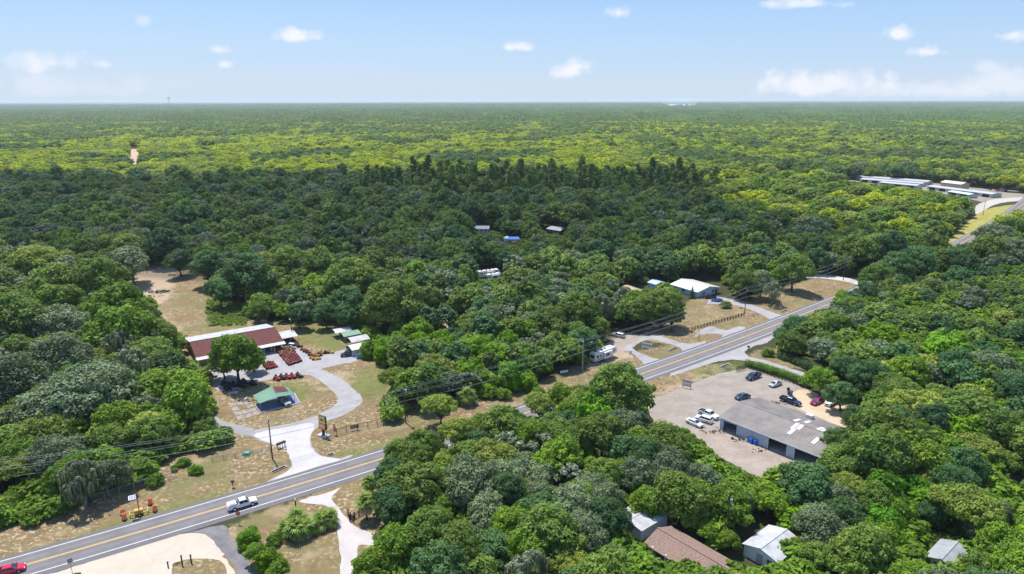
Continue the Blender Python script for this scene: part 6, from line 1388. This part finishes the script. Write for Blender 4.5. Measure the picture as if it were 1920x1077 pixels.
tme.materials.clear(); tme.materials.append(M['white']); lo_ = link('lettering', tme, st); lo_.location = (0, -.058, 2.4); lo_.rotation_euler = (math.pi / 2, 0, 0)
wpst = thing('marker_post', 'white topped marker post on the verge past the stop sign', 'post', G(554.6, 950)); mb = MB(); mb.box(-.1, .1, -.1, .1, 0, 1.4, M['darkwood']); mb.build('post', wpst); mb = MB(); mb.box(-.12, .12, -.12, .12, 1.4, 1.8, M['white']); mb.build('cap', wpst)
rs_ = thing('road_sign', 'grey road sign seen edge-on beside the sand-coloured drive', 'sign', G(136, 1076), math.radians(40)); mb = MB(); mb.tube([(0, 0, 0), (0, 0, 3.4)], .05, M['steel'], 5); mb.build('post', rs_); mb = MB(); mb.box(-.4, .4, -.06, -.02, 2.3, 3.2, M['steel']); mb.build('sign_face', rs_)
for (px, py, h_, lb) in ((342, 1060, 1.9, 'taller dark bollard post at the edge of the bottom island'), (359, 1056, 1.6, 'shorter dark bollard post at the edge of the bottom island'), (315.5, 1064, 1.0, 'small dark stake at the left tip of the bottom island')):
    o = MB(); o.box(-.09, .09, -.09, .09, 0, h_, M['darkwood']); o.box(-.13, .13, -.13, .13, h_, h_ + .15, M['darkwood']); o = tag(o.build('wooden_post'), lb, 'post'); o.location = G(px, py)
# mailboxes
mbx = G(521, 842); mr = ang(G(521, 842), G(531, 838))
for i in range(4):
    r_ = thing('mailbox', ['first dark mailbox from the left', 'second dark mailbox from the left', 'third dark mailbox from the left', 'rightmost dark mailbox'][i] + ' in the row at the shop drive', 'mailbox', mbx + Vector((math.cos(mr), math.sin(mr), 0)) * i * .62, mr, 'mailboxes in the row at the shop drive')
    mb = MB(); mb.box(-.05, .05, -.05, .05, 0, 1.0, M['darkwood']); mb.build('post', r_); mb = MB(); mb.box(-.24, .24, -.32, .32, 1.0, 1.42, M['black']); mb.ball((0, 0, 1.42), .24, M['black'], 8, (1, 1.3, .6)); mb.build('box', r_)
for (px, py, lb) in ((437, 914, 'lone dark mailbox on the near verge left of the pickup'), (1403, 658, 'dark twin mailbox at the mouth of the right-hand lane')):
    r_ = thing('mailbox', lb, 'mailbox', G(px, py), .6); mb = MB(); mb.box(-.07, .07, -.07, .07, 0, 1.2, M['darkwood']); mb.build('post', r_); mb = MB(); mb.box(-.3, .3, -.35, .35, 1.2, 1.7, M['black']); mb.build('box', r_)
r_ = thing('gate_post', 'slim grey post with small foot at the shop drive mouth', 'post', G(536, 843)); mb = MB(); mb.tube([(0, 0, 0), (0, 0, 2.1)], .05, M['steel'], 5); mb.build('post', r_); mb = MB(); mb.cyl((0, 0, .15), .25, .3, M['concrete'], 8); mb.build('foot', r_)
ub = MB(); ub.hexa([(-.9, -.6, 0), (.9, -.6, 0), (.9, .6, 0), (-.9, .6, 0)], [(-.7, -.45, .7), (.7, -.45, .7), (.7, .45, .7), (-.7, .45, .7)], mat('turquoise plastic', (.10, .42, .36), .5)); ub = tag(ub.build('utility_box'), 'turquoise utility box on the dry grass left of the power pole', 'utility box'); ub.location = G(462.5, 853)
bn_ = thing('bench', 'pale bench on the dry grass below the shop tree', 'bench', G(437, 741), .35); mb = MB(); mb.box(-1.3, 1.3, -.25, .25, .42, .5, M['offwhite']); mb.build('seat', bn_); mb = MB(); mb.box(-1.3, 1.3, .25, .3, .55, .95, M['offwhite']); mb.build('backrest', bn_)
for x in (-1.1, 1.1): mb = MB(); mb.box(x - .05, x + .05, -.2, .3, 0, .42, M['steel']); mb.build('leg', bn_)
for i, (a_, b_, lb) in enumerate((((511, 887), (536, 876), 'concrete culvert end on the verge left of the shop drive mouth'), ((614, 855), (626, 852), 'concrete culvert end right of the shop drive mouth'), ((1256, 659), (1270, 652), 'concrete culvert end on the island by the white sign'), ((1171, 685), (1183, 679), 'concrete culvert end right of the long camper'), ((1353, 690), (1367, 684), 'concrete culvert end on the green verge by the parking lot'), ((1467, 586), (1475, 582), 'concrete culvert end on the far ranch verge'), ((1388, 579), (1392, 577), 'small concrete culvert beside the ranch drive'))):
    a, b = G(*a_), G(*b_); r_ = thing('culvert', lb, 'culvert', a, ang(a, b), 'culvert ends along the highway'); LL = (b - a).length
    mb = MB(); mb.box(0, LL, -.36, -.2, -.1, .2, M['oldslab']); mb.box(0, LL, .6, .76, -.1, .2, M['concrete']); mb.box(-.18, 0, -.36, .76, -.1, .2, M['oldslab']); mb.box(LL, LL + .18, -.36, .76, -.1, .2, M['concrete']); mb.build('headwall', r_)
    mb = MB(); mb.box(.02, LL - .02, -.18, .58, 0, .06, M['dark']); mb.build('opening', r_)  # solid dark box, the shade of the pipe mouth put into its colour

# ---------------------------------------------------------------- solar trailer and traffic drums
t0 = G(262, 965); tr_ = thing('message_trailer', 'yellow roadside trailer with mast and solar panel', 'trailer', t0, math.radians(28))
mb = MB(); mb.box(-1.8, 1.6, -.7, -.55, .55, .72, M['eqyellow']); mb.box(-1.8, 1.6, .55, .7, .55, .72, M['eqyellow']); mb.box(-1.8, -1.65, -.55, .55, .55, .72, M['eqyellow']); mb.box(1.45, 1.6, -.55, .55, .55, .72, M['eqyellow']); mb.tube([(1.6, 0, .6), (3.0, 0, .5)], .07, M['eqyellow'], 5); mb.build('frame', tr_)
mb = MB(); mb.box(-.9, .7, -.5, .5, .72, 1.25, M['eqyellow']); mb.build('battery_box', tr_)
for s_ in (-1, 1): mb = MB(); mb.cyl((0, s_ * .85, .36), .36, .22, M['rubber'], 12, 'y'); mb.cyl((0, s_ * .97, .36), .16, .03, M['white'], 8, 'y'); mb.build('wheel', tr_)
mb = MB(); mb.tube([(0, 0, 1.25), (0, 0, 5.0)], .09, M['rust'], 6); mb.build('mast', tr_)
mb = MB(); mb.hexa([(-1.5, -.6, 4.0), (-.2, -.6, 4.0), (-.2, .4, 4.45), (-1.5, .4, 4.45)], [(-1.5, -.63, 4.06), (-.2, -.63, 4.06), (-.2, .37, 4.51), (-1.5, .37, 4.51)], M['white']); mb.build('panel_frame', tr_)
for i in range(3):
    for j in range(2):
        x0 = -1.42 + i * .41; y0 = -.55 + j * .46; z0 = 4.075 + (y0 + .6) * .45; mb = MB(); mb.hexa([(x0, y0, z0), (x0 + .36, y0, z0), (x0 + .36, y0 + .4, z0 + .18), (x0, y0 + .4, z0 + .18)], [(x0, y0 - .01, z0 + .02), (x0 + .36, y0 - .01, z0 + .02), (x0 + .36, y0 + .39, z0 + .2), (x0, y0 + .39, z0 + .2)], M['p_blue']); mb.build('solar_cell', tr_)
for x in (-1.7, 1.5): mb = MB(); mb.tube([(x, -.62, .55), (x, -.62, 0)], .05, M['steel'], 5); mb.build('jack', tr_)
first = None
for (px, py, lb) in ((231, 966, 'orange traffic drum, upper left of the solar trailer'), (233.5, 975, 'orange traffic drum, lower left of the solar trailer'), (282, 946, 'orange traffic drum behind the tow bar of the trailer'), (291, 959, 'orange traffic drum nearest the highway right of the trailer')):
    if first is None:
        first = thing('traffic_drum', lb, 'traffic drum', G(px, py), 0, 'drums round the trailer')
        mb = MB(); mb.tube([(0, 0, .1), (0, 0, 1.15)], [.36, .29], M['orange'], 12); mb.build('barrel', first)
        for z in (.45, .8): mb = MB(); mb.tube([(0, 0, z), (0, 0, z + .13)], [.352 - (z - .1) * .066 + .01, .345 - (z + .03) * .066 + .01], M['white'], 12, False); mb.build('reflective_band', first)
        mb = MB(); mb.cyl((0, 0, .05), .46, .1, M['black'], 12); mb.build('base', first)
        mb = MB(); mb.box(-.15, .15, -.03, .03, 1.15, 1.28, M['orange']); mb.build('handle', first); first.scale = (1.25,) * 3
    else: dup(first, G(px, py), 0, lb)

# ---------------------------------------------------------------- palms
def frond_mesh(seed, L=1.7):
    R_ = random.Random(seed); vs = []; fs = []; tint = []
    n = 11
    vs += [(0, -.03, 0), (0, .03, 0), (L * .45, .02, .22), (L * .45, -.02, .22)]; fs.append((0, 1, 2, 3))
    for i in range(n):
        a = math.radians(-80 + 160 * i / (n - 1)); k = len(vs); l = L * .62 * (1 - .25 * abs(a)); x0, z0 = L * .42, .2
        ex, ey = x0 + l * math.cos(a), l * math.sin(a); m1 = (x0 + l * .5 * math.cos(a), l * .5 * math.sin(a)); w_ = .10
        px_, py_ = -math.sin(a) * w_, math.cos(a) * w_
        vs += [(x0, 0, z0), (m1[0] + px_, m1[1] + py_, z0 + .04), (ex, ey, z0 - .45 * R_.uniform(.6, 1.3)), (m1[0] - px_, m1[1] - py_, z0 + .04)]; fs.append((k, k + 1, k + 2, k + 3))
    me = bpy.data.meshes.new('frond'); me.from_pydata(vs, [], fs); me.materials.append(FOL['palm'])
    at = me.attributes.new('tint', 'FLOAT', 'FACE'); at.data.foreach_set('value', [R_.uniform(.3, .7) for _ in fs]); return me
FR = [frond_mesh(i) for i in range(3)]
deadm = foliage('dry palm thatch', (.20, .16, .10), (.28, .23, .15), .1)
def palm(px, py, label, trunk_h, scale, n=34, dead=10, cl=0):
    loc = G(px, py); root = thing('fan_palm', label, 'palm', loc, random.uniform(0, 6), 'fan palms'); R_ = random.Random(int(px * 7 + py))
    mb = MB(); mb.tube([(0, 0, -.2), (0, 0, trunk_h)], [.24, .2], BARK, 8); mb.build('trunk', root)
    for i in range(n + dead):
        isd = i >= n; a = i * 2.399; t_ = (i % n) / n; el = math.radians(78 - 100 * t_) if not isd else math.radians(R_.uniform(-75, -40))
        o = bpy.data.objects.new('frond' if not isd else 'dry_frond', FR[i % 3]); C.objects.link(o); o.parent = root
        o.location = (0, 0, trunk_h); o.rotation_euler = (R_.uniform(-.3, .3), -el, a); o.scale = (scale * R_.uniform(.8, 1.15),) * 3
        if isd: o.material_slots[0].link = 'OBJECT'; o.material_slots[0].material = deadm
    return root
for i, (px, py, th, sc, lb) in enumerate(((541, 1000, 1.0, 1.5, 'low fan palm at the left of the roadside palm clump'), (556, 1008, 1.6, 1.7, 'big fan palm in the middle of the roadside palm clump'), (573, 1003, 1.2, 1.6, 'fan palm with hanging dry leaves in the roadside clump'), (557, 994, 2.0, 1.6, 'fan palm at the back of the roadside palm clump'),
        (602, 990, 1.2, 1.5, 'fan palm left of the pinkish driveway'), (617, 985, 1.3, 1.5, 'fan palm leaning over the pinkish driveway'), (688, 974, 3.6, 1.5, 'single fan palm on a tall trunk by the timber gate'),
        (875, 758, 2.0, 1.9, 'wide fan palm with dry skirt on the far verge'), (606, 596, 2.6, 1.5, 'small palm with brown leaves at the dark tree edge'), (494, 606, 2.4, 1.6, 'pale palm just behind the shop roof'), (693, 927, 2.4, 1.3, 'low fan palm beside the dark roadside trees'))):
    palm(px, py, lb, th, sc, 30 if i != 7 else 40, 8 if i not in (7, 2) else 20)

# bright green creeper mat at the edge of the clearing, and undergrowth between the near trees
def groundcover(name, polys, n, fol, size, hmax, seed, avoid=True):
    rng = random.Random(seed); cl = []
    for poly in polys:
        P = [G(*p) for p in poly]; xs_ = [p.x for p in P]; ys_ = [p.y for p in P]; pl = [(p.x, p.y) for p in P]; area = (max(xs_) - min(xs_)) * (max(ys_) - min(ys_)); k = 0
        for _ in range(int(area / 2.2)):
            x, y = rng.uniform(min(xs_), max(xs_)), rng.uniform(min(ys_), max(ys_)); ins = False; nn = len(pl)
            for i in range(nn):
                x1, y1 = pl[i]; x2, y2 = pl[(i + 1) % nn]
                if (y1 > y) != (y2 > y) and x < (x2 - x1) * (y - y1) / (y2 - y1) + x1: ins = not ins
            if ins: cl.append((x, y, rng.uniform(.1, hmax * .6), rng.uniform(.6, 1.0) * max(.6, hmax), .7))
    return link(name, leaf_mesh(name, cl, n, size, seed, FOL[fol], low=-.1), kind='stuff')
groundcover('creeper_patch', [[(388, 563), (440, 560), (462, 580), (462, 610), (388, 612)]], 16000, 'bright', .2, .9, 3)
groundcover('undergrowth', [[(-20, 985), (60, 955), (200, 925), (290, 890), (270, 860), (140, 850), (-20, 900)]], 14000, 'bright', .2, .6, 4)
groundcover('undergrowth', [[(700, 660), (760, 640), (960, 680), (1010, 700), (1000, 722), (900, 735), (800, 700)]], 20000, 'vine', .24, 1.0, 5)
# brush under the bottom woods
brush = [[(700, 1000), (760, 960), (900, 930), (1100, 900), (1200, 960), (1180, 1090), (700, 1090)], [(1480, 930), (1920, 900), (1920, 1090), (1480, 1090)], [(1230, 830), (1300, 850), (1320, 960), (1200, 950)]]
groundcover('undergrowth', brush, 42000, 'oak', .24, 1.3, 6)

# ---------------------------------------------------------------- the cloud whose shadow lies on the middle of the woods
def cloud(label, foot, alt, thick, seed, dens):
    R_ = random.Random(seed); off = Vector((SUN.x / SUN.z * (alt - 12), SUN.y / SUN.z * (alt - 12), alt))
    bm = bmesh.new(); P = [Vector((x, y, 0)) for x, y in foot]; P = catmull(P, 10); cen = sum(P, Vector()) / len(P); rings = 12; prev = None
    N = len(P); top = []; bot = []
    for r_ in range(rings + 1):
        f_ = 1 - r_ / rings
        tt = []; bb = []
        for j, p in enumerate(P):
            e_ = 1 + .035 * mn.noise((p.x * .02, p.y * .02, seed)) * (1 if r_ == 0 else 1)
            q = cen + (p - cen) * f_ * e_; hgt = math.sqrt(max(0, 1 - f_ ** 4)); z = thick * hgt * (.7 + .6 * mn.noise((q.x * .006, q.y * .006, seed + 2)) + .25 * mn.noise((q.x * .02, q.y * .02, seed)))
            tt.append(bm.verts.new((q.x, q.y, z))); bb.append(bm.verts.new((q.x, q.y, -thick * .12 * hgt - .5)))
        top.append(tt); bot.append(bb)
    for A_, fl in ((top, False), (bot, True)):
        for r_ in range(rings):
            for j in range(N):
                q = [A_[r_][j], A_[r_][(j + 1) % N], A_[r_ + 1][(j + 1) % N], A_[r_ + 1][j]]
                try: bm.faces.new(q[::-1] if fl else q)
                except ValueError: pass
    for j in range(N): bm.faces.new([bot[0][j], bot[0][(j + 1) % N], top[0][(j + 1) % N], top[0][j]])
    me = bpy.data.meshes.new('cloud'); bm.to_mesh(me); bm.free(); me.polygons.foreach_set('use_smooth', [True] * len(me.polygons))
    m = bpy.data.materials.new('cloud'); m.use_nodes = True; t = NT(m.node_tree); t.n.clear()
    pos = t('ShaderNodeNewGeometry').outputs['Position']; a = t.math('ADD', dens - .25, t.math('MULTIPLY', t.noise(pos, .012, 4), .5), clamp=True)
    mx = t('ShaderNodeMixShader', {0: a, 1: t('ShaderNodeBsdfTransparent').outputs[0], 2: t('ShaderNodeBsdfDiffuse', {'Color': (.9, .9, .92, 1)}).outputs[0]}); t.l.new(mx.outputs[0], t('ShaderNodeOutputMaterial').inputs[0])
    me.materials.append(m); o = link('cloud', me, kind='structure'); o.location = off; return o
cloud('', [(-900,700),(-700,700),(-540,735),(-400,650),(-300,590),(-292,690),(-270,745),(-100,728),(30,742),(150,752),(176,690),(168,560),(185,468),(212,380),(190,340),(110,345),(20,335),(-60,320),(-150,318),(-260,345),(-400,360),(-900,420)], 900, 130, 3, .28)

# ---------------------------------------------------------------- horizon details
for (px, py, h_, lb) in ((322, 193, 190, 'tiny water tower on the hazy horizon at left'), (1096, 190.5, 120, 'thin mast on the hazy horizon right of centre')):
    d_ = 14000; u_ = G(px, 230); dirv = Vector((u_.x, u_.y, 0)).normalized(); r_ = thing('mast' if h_ < 150 else 'water_tower', lb, 'tower', dirv * d_)
    mb = MB(); mb.tube([(0, 0, 0), (0, 0, h_ * .7)], 7 if h_ > 150 else 4, M['steel'], 6); mb.build('shaft', r_)
    if h_ > 150: mb = MB(); mb.ball((0, 0, h_ * .75), 26, M['offwhite'], 10, (1, 1, .6)); mb.build('tank', r_)

# ---------------------------------------------------------------- air
hz = MB(); hz.box(-72000, 72000, -72000, 72500, -1.0, 118.0, M['white']); hz_o = hz.build('haze', kind='stuff')
hm = bpy.data.materials.new('haze'); hm.use_nodes = True; t = NT(hm.node_tree); t.n.clear()
pv = t('ShaderNodeVolumePrincipled', {'Color': (0.80, 0.88, 1.0, 1), 'Density': HAZE, 'Anisotropy': 0.1}); t.l.new(pv.outputs[0], t('ShaderNodeOutputMaterial').inputs['Volume'])
hz_o.data.materials.clear(); hz_o.data.materials.append(hm)
